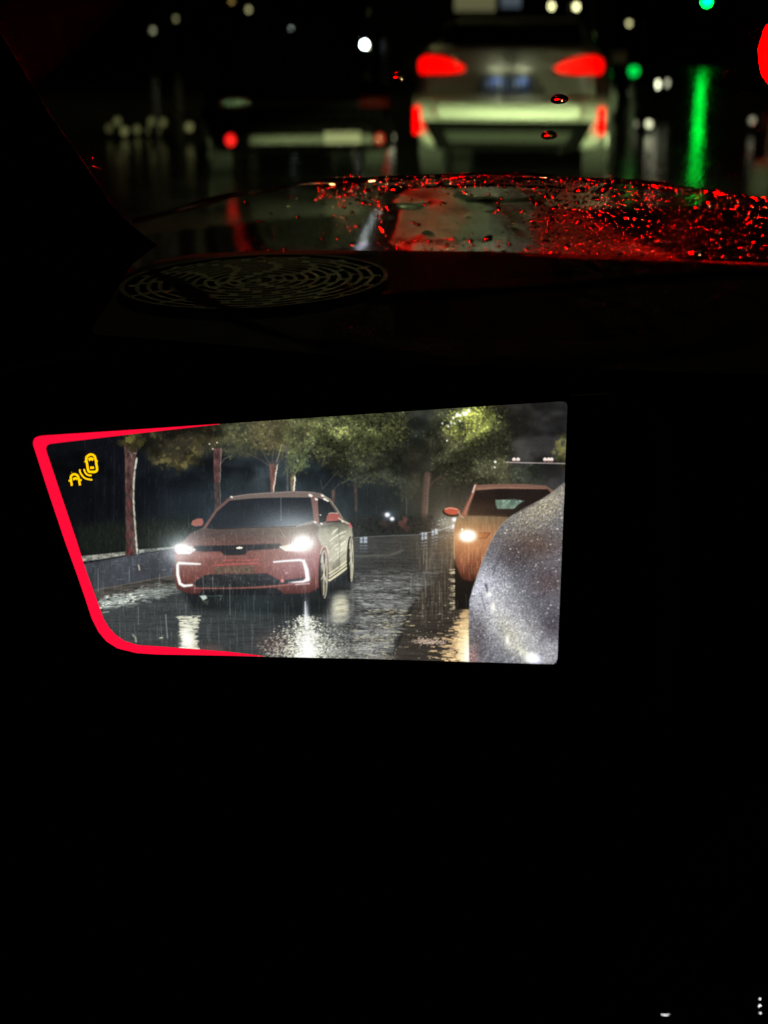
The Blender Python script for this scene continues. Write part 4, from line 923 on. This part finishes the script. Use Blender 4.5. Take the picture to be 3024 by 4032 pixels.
# ---------------------------------------------------------------- dashboard
DP = Vector((0, .7, 1.2-.2057+.07)); DN = Vector((0, -.1, 1)).normalized()
def dash(u, v, up=0.0): return on_plane(u, v, DP+DN*up, DN)
db = empty('dashboard', (0, .45, 1.0)); tag(db, 'black soft dashboard top under the windscreen', 'dashboard')
def local(o, pts): return [Vector(p)-Vector(o.location) for p in pts]
edge = [(318, 1310), (380, 1205), (440, 1130), (510, 1075), (600, 1030), (760, 1000), (1100, 985), (1512, 985), (1900, 990), (2500, 1010), (3300, 1050), (3300, 1480), (1700, 1420), (900, 1345)]
top = [dash(*e) for e in edge]
in_ = [dash(e[0]+(26 if e[0] < 700 else 0), e[1]+(14 if 700 < e[0] < 3200 else 4), .004) for e in edge]
low = [p-Vector((0, 0, .018)) for p in top]
n = len(edge)
vs = local(db, in_+top+low)
fs = [tuple(range(n))]+[(i, n+i, n+(i+1) % n, (i+1) % n) for i in range(n)]+[(n+i, 2*n+i, 2*n+(i+1) % n, n+(i+1) % n) for i in range(n)]
obj('top_pad', (vs, fs), black_pl, db)
# raised moulding that runs to the right of the speaker
seam = [(1440, 1180), (1600, 1168), (1900, 1152), (2200, 1130), (2500, 1098), (2800, 1080), (3200, 1070)]
bm = bmesh.new()
pp = [local(db, [dash(u, v, .0045)])[0] for u, v in seam]
for a, b in zip(pp[:-1], pp[1:]): cyl(bm, a, b, .0022, n=8)
obj('moulding', bm, black_pl, db)
# front face of the dash, behind and below the display
fr = [at(-300, 1330, .84), at(3400, 1440, .74), at(3400, 2300, .74), at(3400, 3200, .76), at(3300, 4300, .84), at(-300, 4300, .92), at(-300, 3200, .86), at(-300, 2300, .84)]
obj('fascia', ([*local(db, fr), *[v+Vector((0, .04, 0)) for v in local(db, fr)]], [(0, 1, 2, 7), (7, 2, 3, 6), (6, 3, 4, 5), (8, 9, 10, 15), (15, 10, 11, 14), (14, 11, 12, 13), (0, 1, 9, 8), (5, 4, 12, 13), (0, 7, 15, 8), (7, 6, 14, 15), (6, 5, 13, 14), (1, 2, 10, 9), (2, 3, 11, 10), (3, 4, 12, 11)]), black_pl, db)

# ---------------------------------------------------------------- speaker grille
L_, R_ = dash(470, 1142, .0048), dash(1530, 1088, .0048); gc = (L_+R_)/2
e1 = (R_-L_)/2; F_ = dash(1010, 1228, .0048); e2 = (gc-F_); e2 = e2*1.0
gr = empty('speaker_grille', tuple(gc)); tag(gr, 'oval black speaker grille of ringed slots on the dash corner', 'speaker grille')
spk = mat('grille_metal', (.09, .08, .05), .36, .7, vary=.35, scale=240, bump=.4, bscale=1500)
def gp(r, a, h=0.0): return e1*(r*math.cos(a))+e2*(r*math.sin(a))+DN*h
def ring(r0, r1, h, n=96):
    vs, fs = [], []
    for i in range(n):
        a = i*2*math.pi/n
        vs += [gp(r0, a, -.003), gp(r0+.004, a, h), gp(r1-.004, a, h), gp(r1, a, -.003)]
    for i in range(n):
        q = i*4; w_ = ((i+1) % n)*4
        for k in range(3): fs.append((q+k, q+k+1, w_+k+1, w_+k))
    return vs, fs
obj('backing', ([gp(.985, i*2*math.pi/64, -.0035) for i in range(64)], [tuple(range(64))]), mat('black_mesh_backing', (.003, .003, .003), .9, vary=.1), gr)
obj('rim', ring(.955, 1.0, .0022, 120), mat('grille_rim', (.012, .012, .011), .6, vary=.2, spec=.2), gr)
NR = 11; dr = .955/(NR+.6)
for k in range(NR):
    r0 = .03+k*dr+(.0 if k else -.03); r1 = r0+dr*.46 if k else .05
    vs, fs = ring(max(r0, .001), r1, .0016, 64 if k > 3 else 32)
    nb = max(3, int(5+k*1.1)); off = (k % 2)*math.pi/nb+k*.31
    for j in range(nb):
        a = off+j*2*math.pi/nb; w_ = .03/max(r1, .12)
        q = len(vs); r2 = r0+dr+.006 if k else .09
        for (rr, aa) in ((r1-.01, a-w_), (r1-.01, a+w_), (r2, a+w_), (r2, a-w_)): vs += [gp(rr, aa, .0015), gp(rr, aa, -.003)]
        fs += [(q, q+2, q+4, q+6), (q, q+1, q+3, q+2), (q+2, q+3, q+5, q+4), (q+4, q+5, q+7, q+6), (q+6, q+7, q+1, q)]
    obj('slot_ring', (vs, fs), spk, gr)

# ---------------------------------------------------------------- windscreen, pillar, trim
GP = Vector((0, .885, 1.2-.115)); GU = Vector((0, -.848, .53)); GN = Vector((0, .53, .848))
def glass(u, v, up=0.0): return on_plane(u, v, GP+GN*up, GN)
ws = empty('windscreen', tuple(GP)); tag(ws, 'rain spotted windscreen above the dashboard', 'windscreen')
gm = bpy.data.materials.new('windscreen_glass'); gm.use_nodes = True; nn = gm.node_tree
for q in list(nn.nodes):
    if q.type != 'OUTPUT_MATERIAL': nn.nodes.remove(q)
out = nn.nodes['Material Output']; tr = nn.nodes.new('ShaderNodeBsdfTransparent'); tr.inputs['Color'].default_value = (.93, .985, .9, 1)
gs = nn.nodes.new('ShaderNodeBsdfGlossy'); gs.inputs['Roughness'].default_value = .02; lw = nn.nodes.new('ShaderNodeLayerWeight'); lw.inputs['Blend'].default_value = .5; pw = nn.nodes.new('ShaderNodeMath'); pw.operation = 'POWER'; pw.inputs[1].default_value = 5; nn.links.new(lw.outputs['Facing'], pw.inputs[0]); fz = nn.nodes.new('ShaderNodeMath'); fz.operation = 'MULTIPLY_ADD'; fz.inputs[1].default_value = .95; fz.inputs[2].default_value = .025; nn.links.new(pw.outputs[0], fz.inputs[0])
mx = nn.nodes.new('ShaderNodeMixShader'); nn.links.new(fz.outputs[0], mx.inputs[0]); nn.links.new(tr.outputs[0], mx.inputs[1]); nn.links.new(gs.outputs[0], mx.inputs[2]); nn.links.new(mx.outputs[0], out.inputs['Surface'])
q0 = [GP+Vector((-.75, 0, 0)), GP+Vector((1.0, 0, 0)), GP+Vector((1.0, 0, 0))+GU*.62, GP+Vector((-.75, 0, 0))+GU*.62]
obj('pane', prism(local(ws, q0), local(ws, [p+GN*.004 for p in q0])), gm, ws)
obj('lower_seal', nbox((.1, .012, -.03), (1.8, .03, .022), .005), mat('seal_rubber', (.004, .004, .004), .95, vary=.2, spec=.05), ws)
rf = obj('car_roof', nbox((.35, -.72, 1.52), (1.5, 1.9, .05), .02), mat('headliner', (.02, .02, .02), .8, vary=.2)); tag(rf, 'dark roof lining of the own car above the camera', 'car roof')
# pillar on the left
pe = [(-700, -900), (-120, -60), (36, 182), (200, 456), (330, 640), (437, 802), (520, 890), (620, 965), (520, 1040), (300, 1400), (-200, 1500), (-900, 1200)]
pf = [at(u, v, .62) for u, v in pe]; pb = [at(u, v, .70) for u, v in pe]
pil = obj('windscreen_pillar', prism(pf, pb), mat('pillar_trim', (.03, .022, .02), .6, vary=.2, scale=200, bump=.2, bscale=800))
tag(pil, 'black windscreen pillar along the left edge', 'car pillar')
dr_ = obj('door_panel', prism([at(-900, 1100, .86), at(240, 1420, .82), at(260, 1560, .82), at(60, 2600, .86), at(0, 4400, .95), at(-900, 4400, .95)], [at(-900, 1100, .92), at(240, 1420, .88), at(260, 1560, .88), at(60, 2600, .92), at(0, 4400, 1.0), at(-900, 4400, 1.0)]), black_pl)
tag(dr_, 'black door panel at the lower left', 'door panel')

# ---------------------------------------------------------------- water on the glass
water = mat('water', (1, 1, 1), 0.0, trans=1.0, ior=1.33, vary=0)
def drop_verts(c, rx, ry, h, rot=0.0, jag=0.0, n=12):
    """flat bottomed lens of water on the outer glass: x along the glass, GU up the glass, GN outwards"""
    vs = []; ca, sa = math.cos(rot), math.sin(rot); ph = random.random()*6
    base = c+GN*.0042
    for (rr, hh) in ((1.0, 0.0), (.96, .32), (.80, .66), (.52, .9), (.24, .985)):
        for i in range(n):
            a = i*2*math.pi/n; k = rr*(1+jag*math.sin(2*a+ph)+jag*.6*math.sin(3*a+ph*2))
            x = rx*k*math.cos(a); y = ry*k*math.sin(a)
            vs.append(base+Vector((1, 0, 0))*(x*ca-y*sa)+GU*(x*sa+y*ca)+GN*(h*hh))
    vs.append(base+GN*h)
    fs = [tuple(range(n))[::-1]]
    for r in range(4):
        for i in range(n): fs.append((r*n+i, r*n+(i+1) % n, (r+1)*n+(i+1) % n, (r+1)*n+i))
    t = len(vs)-1
    for i in range(n): fs.append((4*n+i, 4*n+(i+1) % n, t))
    return vs, fs
def fixn(o, recalc=False):
    bm = bmesh.new(); bm.from_mesh(o.data)
    if recalc: bmesh.ops.recalc_face_normals(bm, faces=bm.faces)
    if bm.calc_volume(signed=True) < 0: bmesh.ops.reverse_faces(bm, faces=bm.faces)
    bm.to_mesh(o.data); bm.free()
    o.data.polygons.foreach_set('use_smooth', [True]*len(o.data.polygons))
PXM = .83/FPX                                   # metres on the glass per photo pixel, roughly
for (u, v, rx, ry, lab) in ((1577, 336, 46, 24, 'oval raindrop with red glints left of the suv'), (2204, 422, 38, 22, 'clear oval raindrop over the suv bumper'), (2163, 563, 36, 20, 'raindrop with red lower rim over the suv valance')):
    c = glass(u, v); o = obj('raindrop', tuple((lambda r: ([p-c for p in r[0]], r[1]))(drop_verts(c, rx*.68/FPX, ry*.68/FPX*1.6, .0021, n=24))), water)
    o.location = c; fixn(o); tag(o, lab, 'raindrop', 'raindrops on the wiped glass')
def ridge_v(u): return float(np.interp(u, [400, 620, 900, 1200, 1500, 1900, 2200, 2500, 2750, 3100], [905, 850, 775, 728, 706, 692, 700, 722, 752, 800]))
V, F = [], []
def add(u, v, r, asp=1.0, hh=.5, rot=0.0, jag=.1, n=9):
    c = glass(u, v); vs, fs = drop_verts(c, r*PXM, r*PXM*asp, r*PXM*hh, rot, jag, n)
    k = len(V); V.extend(vs); F.extend([tuple(k+i for i in f) for f in fs])
rg = np.random.default_rng(3)
gridn = rg.random((40, 90))
def nz2(u, v, s):
    x, y = u/s % 88, v/s*1.6 % 38; i, j = int(x), int(y); fx, fy = x-i, y-j
    return (gridn[j, i]*(1-fx)+gridn[j, i+1]*fx)*(1-fy)+(gridn[j+1, i]*(1-fx)+gridn[j+1, i+1]*fx)*fy
placed = []
cells = {}
def free(u, v, r):
    ci, cj = int(u//60), int(v//60)
    for a in (-1, 0, 1):
        for b in (-1, 0, 1):
            for (x, y, q) in cells.get((ci+a, cj+b), ()):
                if (x-u)**2+(y-v)**2 < (.82*(q+r))**2: return False
    cells.setdefault((ci, cj), []).append((u, v, r)); return True
cnt = 0
for k in range(120000):
    u = rg.uniform(640, 3090); rv = ridge_v(u); v = rv+22+rg.random()**1.0*(1040-rv-22)
    den = float(np.interp(u, [640, 800, 1250, 1400, 1560, 1700, 2060, 2150, 2600, 3090], [.0, .0, .01, .04, .16, .2, .3, 1.6, 3.2, 4.2]))
    near = math.exp(-((v-rv-40)/34)**2)
    clear = 1.0
    if 1500 < u < 2090 and v > rv+70: clear = .02 if v < 960 else .55
    if 1390 < u < 1500 and v > rv+140: clear = .05
    d = (den*(0.18+1.5*max(0, nz2(u, v, 60)-.40))+.5*near*(u > 1250))*clear
    if rg.random() > d: continue
    r = float(np.clip(rg.lognormal(2.08, .5), 3.6, 30))*float(np.interp(u, [700, 1400, 2200, 3000], [.6, .75, 1.15, 1.75]))
    if not free(u, v, r): continue
    add(u, v, r, float(rg.uniform(.95, 1.9)), float(rg.uniform(.22, .52)), float(rg.uniform(-.4, .4)), .15, 10 if r < 8 else 14); cnt += 1
    if cnt > 9000: break
# fine mist of droplets over the wiped glass at the right, some along the pillar
for k in range(300):
    u = 2700+rg.beta(2.6, 1.0)*330; v = rg.uniform(0, 760)
    add(u, v, float(rg.uniform(.9, 2.0)), 1.3, .5, 0, .1, 7)
for k in range(9):
    t = rg.random(); u = np.interp(t, [0, .5, 1], [230, 345, 420])+rg.normal(0, 9); v = np.interp(t, [0, .5, 1], [430, 600, 760])
    add(float(u), float(v), float(rg.uniform(3, 8)), 2.4, .5, .4, .2, 9)
for k in range(26): add(float(rg.uniform(1350, 1520)), float(rg.uniform(715, 800)), float(rg.uniform(4, 9)), 1.4, .6, 0, .15, 10)
rd = obj('beaded_rain', (V, F), water); fixn(rd); tag(rd, 'mass of small water beads on the lower windscreen', 'water beads', kind='stuff')
# ridge of water pushed up by the wiper
vs, fs = [], []; us = np.linspace(520, 3120, 190); prof = [(-1, 0), (-.7, .5), (-.2, .85), (.35, .8), (.8, .45), (1, 0)]
for u in us:
    v = ridge_v(u); th = 15+7*math.sin(u/97)+5*math.sin(u/41+1)
    c = glass(u, v, .0042)
    vs += [c+GU*(p[0]*th*PXM*1.3)+GN*(p[1]*.0019*(1+.35*math.sin(u/63))) for p in prof]
npf = len(prof)
for i in range(len(us)-1):
    for k in range(npf): a = i*npf+k; b = i*npf+(k+1) % npf; fs.append((a, b, b+npf, a+npf))
fs += [tuple(range(npf)), tuple(range((len(us)-1)*npf, len(us)*npf))]
rw = obj('wiper_water_ridge', (vs, fs), water); fixn(rw); tag(rw, 'curved ridge of water left by the wiper across the windscreen', 'water ridge')
# rippled film below it, in front of the bonnet
vs, fs = [], []; NU, NV = 90, 40
def film_h(u, v): return .0004+.0006*(nz2(u*1.0, v*1.6, 120)-.5)+.00016*(nz2(u, v*1.3, 45)-.5)
for layer in (0, 1):
    for j in range(NV+1):
        for i in range(NU+1):
            v0 = j/NV; ul = 1470+70*nz2(900, v0*300, 40); ur = 2130+110*nz2(300, v0*300+77, 40); u = ul+i/NU*(ur-ul); v = ridge_v(u)+34+(1000-ridge_v(u)-34)*j/NV
            ed = min(1, i/22, (NU-i)/22, j/9, (NV-j)/9); ed = ed*ed*(3-2*ed)
            vs.append(glass(u, v, .00425+(max(.0001, film_h(u, v))*ed+.00001 if layer else 0)))
q = (NU+1)*(NV+1)
for j in range(NV):
    for i in range(NU):
        a = j*(NU+1)+i; fs.append((a, a+1, a+NU+2, a+NU+1)); fs.append((q+a, q+a+NU+1, q+a+NU+2, q+a+1))
for i in range(NU): fs.append((i, q+i, q+i+1, i+1)); a = NV*(NU+1)+i; fs.append((a, a+1, q+a+1, q+a))
for j in range(NV): a = j*(NU+1); fs.append((a, a+NU+1, q+a+NU+1, q+a)); b = a+NU; fs.append((b, q+b, q+b+NU+1, b+NU+1))
fm = obj('water_film', (vs, fs), water); fixn(fm); tag(fm, 'rippled film of water on the glass below the suv', 'water film')

# ---------------------------------------------------------------- camera display
DU = cam_dir(.885, .0256, -.464); DV = cam_dir(.06, .985, .17); DV = (DV-DU*DV.dot(DU)).normalized(); DNn = DU.cross(DV).normalized()
if DNn.dot(ray(1512, 2016)) > 0: DNn = -DNn
DC = at(1150, 2100, .66)
def scr(u, v, up=0.0): return on_plane(u, v, DC, DNn)+DNn*up
disp = empty('camera_display', tuple(DC)); tag(disp, 'lit rear view camera display with red warning border', 'display')
def sl(pts, up=0.0): return local(disp, [scr(u, v, up) for u, v in pts])
def spline(pts, closed=True, n=5):
    out = []; m = len(pts)
    for i in range(m if closed else m-1):
        p0, p1, p2, p3 = [np.array(pts[(i+k) % m if closed else min(max(i+k, 0), m-1)], float) for k in (-1, 0, 1, 2)]
        for t in np.arange(n)/n: out.append(tuple(.5*((2*p1)+(-p0+p2)*t+(2*p0-5*p1+4*p2-p3)*t*t+(-p0+3*p1-3*p2+p3)*t**3)))
    if not closed: out.append(pts[-1])
    return out
hous = [(60, 1700), (110, 1684), (1000, 1630), (2250, 1548), (2400, 1540), (2560, 1600), (2600, 2200), (2560, 2780), (2440, 2850), (2240, 2800), (1750, 2757), (1180, 2712), (700, 2680), (360, 2662), (290, 2630), (240, 2520), (50, 1760)]
hin = [(u+(1330-u)*.012, v+(2160-v)*.02) for u, v in hous]
obj('housing', ([*sl(hous, -.002), *sl(hin, -.0006), *sl(hous, -.03)], [tuple(range(17, 34))]+[(i, (i+1) % 17, 17+(i+1) % 17, 17+i) for i in range(17)]+[(i, 34+i, 34+(i+1) % 17, (i+1) % 17) for i in range(17)]), black_gl, disp)
OUT = [(133, 1738), (137, 1726), (148, 1719), (170, 1715), (860, 1670), (1700, 1613), (2205, 1581), (2222, 1582), (2232, 1590), (2234, 1604), (2215, 2100), (2195, 2592), (2190, 2608), (2178, 2615), (1849, 2606), (1445, 2594), (1035, 2586), (900, 2582), (620, 2577), (540, 2572), (463, 2553), (420, 2526), (388, 2488), (362, 2436), (336, 2356), (300, 2252), (259, 2140), (195, 1950), (133, 1760)]
# raised frame lip around the glass
lip_o = [(u+(u-1250)*.022, v+(v-2100)*.05) for u, v in OUT]; lip_i = [(u+(u-1250)*.010, v+(v-2100)*.026) for u, v in OUT]; m_ = len(OUT)
obj('frame_lip', ([*sl(lip_o, -.0006), *sl(lip_o, .0012), *sl(lip_i, .0012), *sl(lip_i, -.0006)], [(k*m_+i, k*m_+(i+1) % m_, (k+1)*m_+(i+1) % m_, (k+1)*m_+i) for k in range(3) for i in range(m_)]), black_gl, disp)

bm = bmesh.new(); tl_ = [(330, 2668), (700, 2688), (1180, 2720), (1750, 2765), (2240, 2808)]
for a, b in zip(tl_[:-1], tl_[1:]): a, b = sl([a, b], .0005); cyl(bm, a, b, .0007, n=8)
obj('trim_strip', bm, mat('dark_satin_metal', (.3, .3, .3), .45, .4, vary=.2), disp)
# picture: numpy canvas -> texture in the display's own plane
canvas = paint_display()
TW, TH = 1280, 660
A0, A1, B0, B1 = -.16, .16, -.085, .085
c0 = scr(1150, 2100)
def plane_ab(p): d = p-c0; return d.dot(DU), d.dot(DV)
ab = [plane_ab(scr(u, v)) for u, v in OUT]
A0, A1 = min(a for a, b in ab)-.002, max(a for a, b in ab)+.002; B0, B1 = min(b for a, b in ab)-.002, max(b for a, b in ab)+.002
aa = A0+(np.arange(TW)+.5)/TW*(A1-A0); bb = B0+(np.arange(TH)+.5)/TH*(B1-B0)
AA, BB = np.meshgrid(aa, bb)
P = np.array(c0)[None, None]+AA[..., None]*np.array(DU)+BB[..., None]*np.array(DV)-np.array(CAM)
cc, ss = math.cos(PITCH), math.sin(PITCH)
zc = P[..., 1]*cc-P[..., 2]*ss; yc = P[..., 1]*ss+P[..., 2]*cc; xc = P[..., 0]
U = 1512+FPX*xc/zc; Vv = 2016-FPX*yc/zc
fx = np.clip((U-CX0)*CS-.5, 0, CW-1.001); fy = np.clip((Vv-CY0)*CS-.5, 0, CH-1.001)
ix, iy = fx.astype(int), fy.astype(int); wx = (fx-ix)[..., None]; wy = (fy-iy)[..., None]
tex = (canvas[iy, ix]*(1-wx)+canvas[iy, ix+1]*wx)*(1-wy)+(canvas[iy+1, ix]*(1-wx)+canvas[iy+1, ix+1]*wx)*wy
im = bpy.data.images.new('display_picture', TW, TH, alpha=False)
im.pixels.foreach_set(np.concatenate([tex, np.ones((TH, TW, 1))], -1).astype(np.float32).ravel()); im.update(); im.pack()
pm = bpy.data.materials.new('display_picture'); pm.use_nodes = True; nn = pm.node_tree; b = nn.nodes['Principled BSDF']
b.inputs['Base Color'].default_value = (.004, .004, .004, 1); b.inputs['Roughness'].default_value = .2; b.inputs['Specular IOR Level'].default_value = .2
ti = nn.nodes.new('ShaderNodeTexImage'); ti.image = im; ti.extension = 'EXTEND'
nn.links.new(ti.outputs['Color'], b.inputs['Emission Color']); b.inputs['Emission Strength'].default_value = 1.0
def shown(name, pts, up, parent, label=None):
    vs = sl(pts, up); n = len(vs)
    o = obj(name, (vs, [tuple(range(n))]), pm, parent)
    uv = o.data.uv_layers.new(name='uv')
    for l in o.data.loops:
        p = vs[l.vertex_index]+Vector(disp.location); a, b_ = plane_ab(p-DNn*0); uv.data[l.index].uv = ((a-A0)/(A1-A0), (b_-B0)/(B1-B0))
    if label: o['label'] = label
    return o
pic = shown('picture', OUT, 0.0, disp, 'night street in the rain shown on the display')
SEDAN = [(690, 2215), (686, 2180), (690, 2150), (716, 2136), (752, 2100), (752, 2064), (760, 2048), (798, 2041), (812, 2064), (850, 2008), (900, 1960), (980, 1944), (1070, 1937), (1216, 1935), (1263, 1941), (1299, 1963), (1346, 2034), (1384, 2068), (1394, 2120), (1394, 2290), (1376, 2294), (1366, 2240), (1296, 2292), (1284, 2360), (1268, 2340), (1246, 2322), (1219, 2337), (1118, 2340), (1089, 2320), (800, 2322), (785, 2340), (734, 2337), (698, 2319), (685, 2245)]
HATCH = [(1788, 2300), (1786, 2170), (1788, 2050), (1748, 2034), (1748, 2008), (1770, 1999), (1808, 2008), (1838, 1992), (1868, 1924), (1878, 1909), (2060, 1904), (2150, 1911), (2176, 1934), (2135, 1965), (2062, 2003), (2015, 2031), (1975, 2065), (1950, 2101), (1924, 2152), (1902, 2203), (1881, 2260), (1859, 2325), (1848, 2390), (1794, 2398)]
FLANK = [(2224, 1902), (2178, 1938), (2135, 1967), (2062, 2005), (2015, 2033), (1975, 2067), (1950, 2103), (1924, 2154), (1902, 2205), (1881, 2262), (1859, 2327), (1848, 2364), (1846, 2470), (1848, 2605), (2178, 2614), (2190, 2608), (2195, 2592), (2215, 2100)]
TREE1 = [(487, 1760), (546, 1762), (533, 1850), (530, 1980), (543, 2190), (493, 2190), (494, 2000)]
TREE2 = [(840, 1766), (872, 1766), (869, 1900), (868, 1985), (846, 2010)]
ROADP = [(372, 2326), (690, 2266), (690, 2319), (734, 2337), (1219, 2337), (1268, 2340), (1284, 2362), (1296, 2294), (1366, 2242), (1376, 2296), (1396, 2294), (1396, 2119), (1654, 2106), (1784, 2102), (1784, 2300), (1792, 2400), (1846, 2400), (1844, 2470), (1846, 2604), (1445, 2592), (1035, 2584), (900, 2580), (640, 2574), (520, 2566), (440, 2534), (395, 2490), (368, 2440)]
CROWN = [(600, 1690), (860, 1672), (1604, 1622), (1600, 1730), (1500, 1800), (1400, 1850), (1240, 1830), (1120, 1790), (985, 1780), (930, 1795), (875, 1760), (780, 1775), (735, 1840), (620, 1820)]
CROWN2 = [(1740, 1680), (1770, 1640), (1830, 1606), (1960, 1598), (2005, 1690), (1995, 1820), (2010, 1900), (1900, 1900), (1780, 1900), (1720, 1850), (1700, 1760)]
for nm, pts, lab in (('pictured_road', ROADP, 'wet road on the display'), ('pictured_tree_crowns', CROWN, 'row of leafy crowns on the display'), ('pictured_tree_crown', CROWN2, 'brightly lit tree crown on the display'), ('pictured_tree_trunk', TREE1, 'nearest red lit trunk on the display'), ('pictured_tree_trunk', TREE2, 'second trunk on the display'), ('pictured_saloon', SEDAN, 'reddish saloon with headlamps on the display'), ('pictured_hatchback', HATCH, 'orange lit hatchback on the display'), ('pictured_car_flank', FLANK, 'own rain beaded flank at the right of the display')):
    shown(nm, pts, .00006, pic, lab)
# red warning border and yellow symbol, flat on the picture
INN = [(183, 1777), (180, 1764), (184, 1754), (195, 1748), (450, 1717), (700, 1690), (866, 1670)]
red_b = glow_mat('warning_red', (1.0, .004, .038), 1.05)
bo = [(866, 1669), (500, 1694), (170, 1715), (148, 1719), (137, 1726), (131, 1738), (131, 1752), (195, 1950), (259, 2140), (300, 2252), (336, 2356), (362, 2436), (388, 2488), (420, 2526), (463, 2553), (540, 2572), (620, 2577), (900, 2582), (1038, 2585)]
bi = [(866, 1670.5), (500, 1712), (200, 1747.5), (193, 1750), (186, 1755), (182, 1764), (184, 1778), (245, 1960), (304, 2134), (336, 2237), (387, 2376), (408, 2436), (432, 2474), (460, 2503), (492, 2524), (545, 2540), (640, 2546), (900, 2566), (1038, 2583)]
k = len(bo); obj('warning_border', (sl(bo, .00012)+sl(bi, .00012), [(i, i+1, k+i+1, k+i) for i in range(k-1)]), red_b, disp)
yel = glow_mat('warning_yellow', (1.0, .56, .0), 1.3)
ic = obj('warning_symbol', (sl([(281, 1858), (283, 1858), (283, 1860), (281, 1860)], .0001), [(0, 1, 2, 3)]), yel, disp)
def strip(pts, wd, closed=False, name='symbol_outline'):
    p = [np.array(q, float) for q in pts]; m = len(p); l, r = [], []
    for i in range(m):
        t = (p[(i+1) % m] if closed or i < m-1 else p[i])-(p[i-1] if closed or i > 0 else p[i]); t /= np.linalg.norm(t)+1e-9
        nv = np.array([-t[1], t[0]])*wd/2; l.append(tuple(p[i]+nv)); r.append(tuple(p[i]-nv))
    obj(name, (sl(l, .00014)+sl(r, .00014), [(i, (i+1) % m, m+(i+1) % m, m+i) for i in range(m if closed else m-1)]), yel, ic)
def Z(x, y): return (100+x/2.765, 1640+y/2.765)
strip(spline([Z(665, 470), Z(672, 438), Z(712, 414), Z(752, 430), Z(766, 470), Z(776, 530), Z(782, 580), Z(762, 602), Z(728, 604), Z(692, 598), Z(680, 560), Z(672, 510)]), 9, True, 'symbol_car_outline')
strip([Z(690, 474), Z(714, 458), Z(742, 470)], 12, False, 'symbol_windscreen'); strip([Z(706, 560), Z(748, 556)], 9.5, False, 'symbol_rear_window')
strip([Z(648, 496), Z(668, 484)], 8, False, 'symbol_mirror'); strip([Z(770, 482), Z(788, 490)], 8, False, 'symbol_mirror')
strip(spline([Z(507, 754), Z(500, 700), Z(496, 660), Z(515, 634), Z(545, 630), Z(572, 648), Z(585, 690), Z(596, 750)], False), 8.5, False, 'symbol_car_front')
strip([Z(520, 686), Z(545, 672), Z(568, 682)], 9, False, 'symbol_windscreen'); strip([Z(474, 704), Z(496, 694)], 7, False, 'symbol_mirror'); strip([Z(590, 688), Z(614, 696)], 7, False, 'symbol_mirror')
strip(spline([Z(640, 572), Z(650, 604), Z(676, 634), Z(722, 644)], False), 6.5, False, 'symbol_wave'); strip(spline([Z(592, 576), Z(604, 620), Z(644, 668), Z(690, 684), Z(730, 690)], False), 6.5, False, 'symbol_wave')

# ---------------------------------------------------------------- steering wheel at the lower right, only its lit icons show
SW = at(3250, 4250, .52); sw = empty('steering_wheel', tuple(SW)); tag(sw, 'black steering wheel in the lower right corner with lit button icons', 'steering wheel')
ax1 = cam_dir(1, 0, 0); ax2 = cam_dir(0, .9, .43); nrm = ax1.cross(ax2)
if nrm.dot(ray(1512, 2016)) > 0: nrm = -nrm
vs, fs = [], []
for i in range(64):
    a = i*2*math.pi/64; rd_ = ax1*math.cos(a)+ax2*math.sin(a)
    for j in range(10):
        c = j*2*math.pi/10; vs.append(rd_*(.175+.014*math.cos(c))+nrm*(.014*math.sin(c))+ax1*.09-ax2*.05)
obj('rim', (vs, [(i*10+j, ((i+1) % 64)*10+j, ((i+1) % 64)*10+(j+1) % 10, i*10+(j+1) % 10) for i in range(64) for j in range(10)]), black_pl, sw, True)
Rm = Matrix((ax1, ax2, nrm)).transposed()
obj('hub', nbox(ax1*.10-ax2*.05-nrm*.01, (.12, .1, .03), .012, Rm), black_pl, sw)
obj('spoke', nbox(ax1*.0-ax2*.04-nrm*.008, (.14, .05, .016), .006, Rm), black_pl, sw)
def swp(u, v): return on_plane(u, v, SW+nrm*.0155, nrm)-SW
pad = obj('button_pad', prism([swp(2540, 3880)-nrm*.001, swp(3100, 3870)-nrm*.001, swp(3110, 4090)-nrm*.001, swp(2560, 4100)-nrm*.001], [swp(2540, 3880)-nrm*.008, swp(3100, 3870)-nrm*.008, swp(3110, 4090)-nrm*.008, swp(2560, 4100)-nrm*.008]), black_pl, sw)
ico = glow_mat('icon_white', (1, 1, 1), 2.0)
for pts in ([(2601, 3993), (2608, 3997), (2620, 3999), (2632, 3997), (2641, 3991), (2636, 3994), (2620, 3995.5), (2606, 3994)], [(2989, 3931), (2996, 3931), (2996, 3936), (2989, 3936)], [(2988, 3957), (2998, 3957), (2998, 3961), (2991, 3962), (2987, 3967), (2986, 3964)], [(2989, 3986), (2997, 3987), (2998, 3991), (2992, 3992)]):
    obj('button_icon', ([swp(*p) for p in pts], [tuple(range(len(pts)))]), ico, pad)
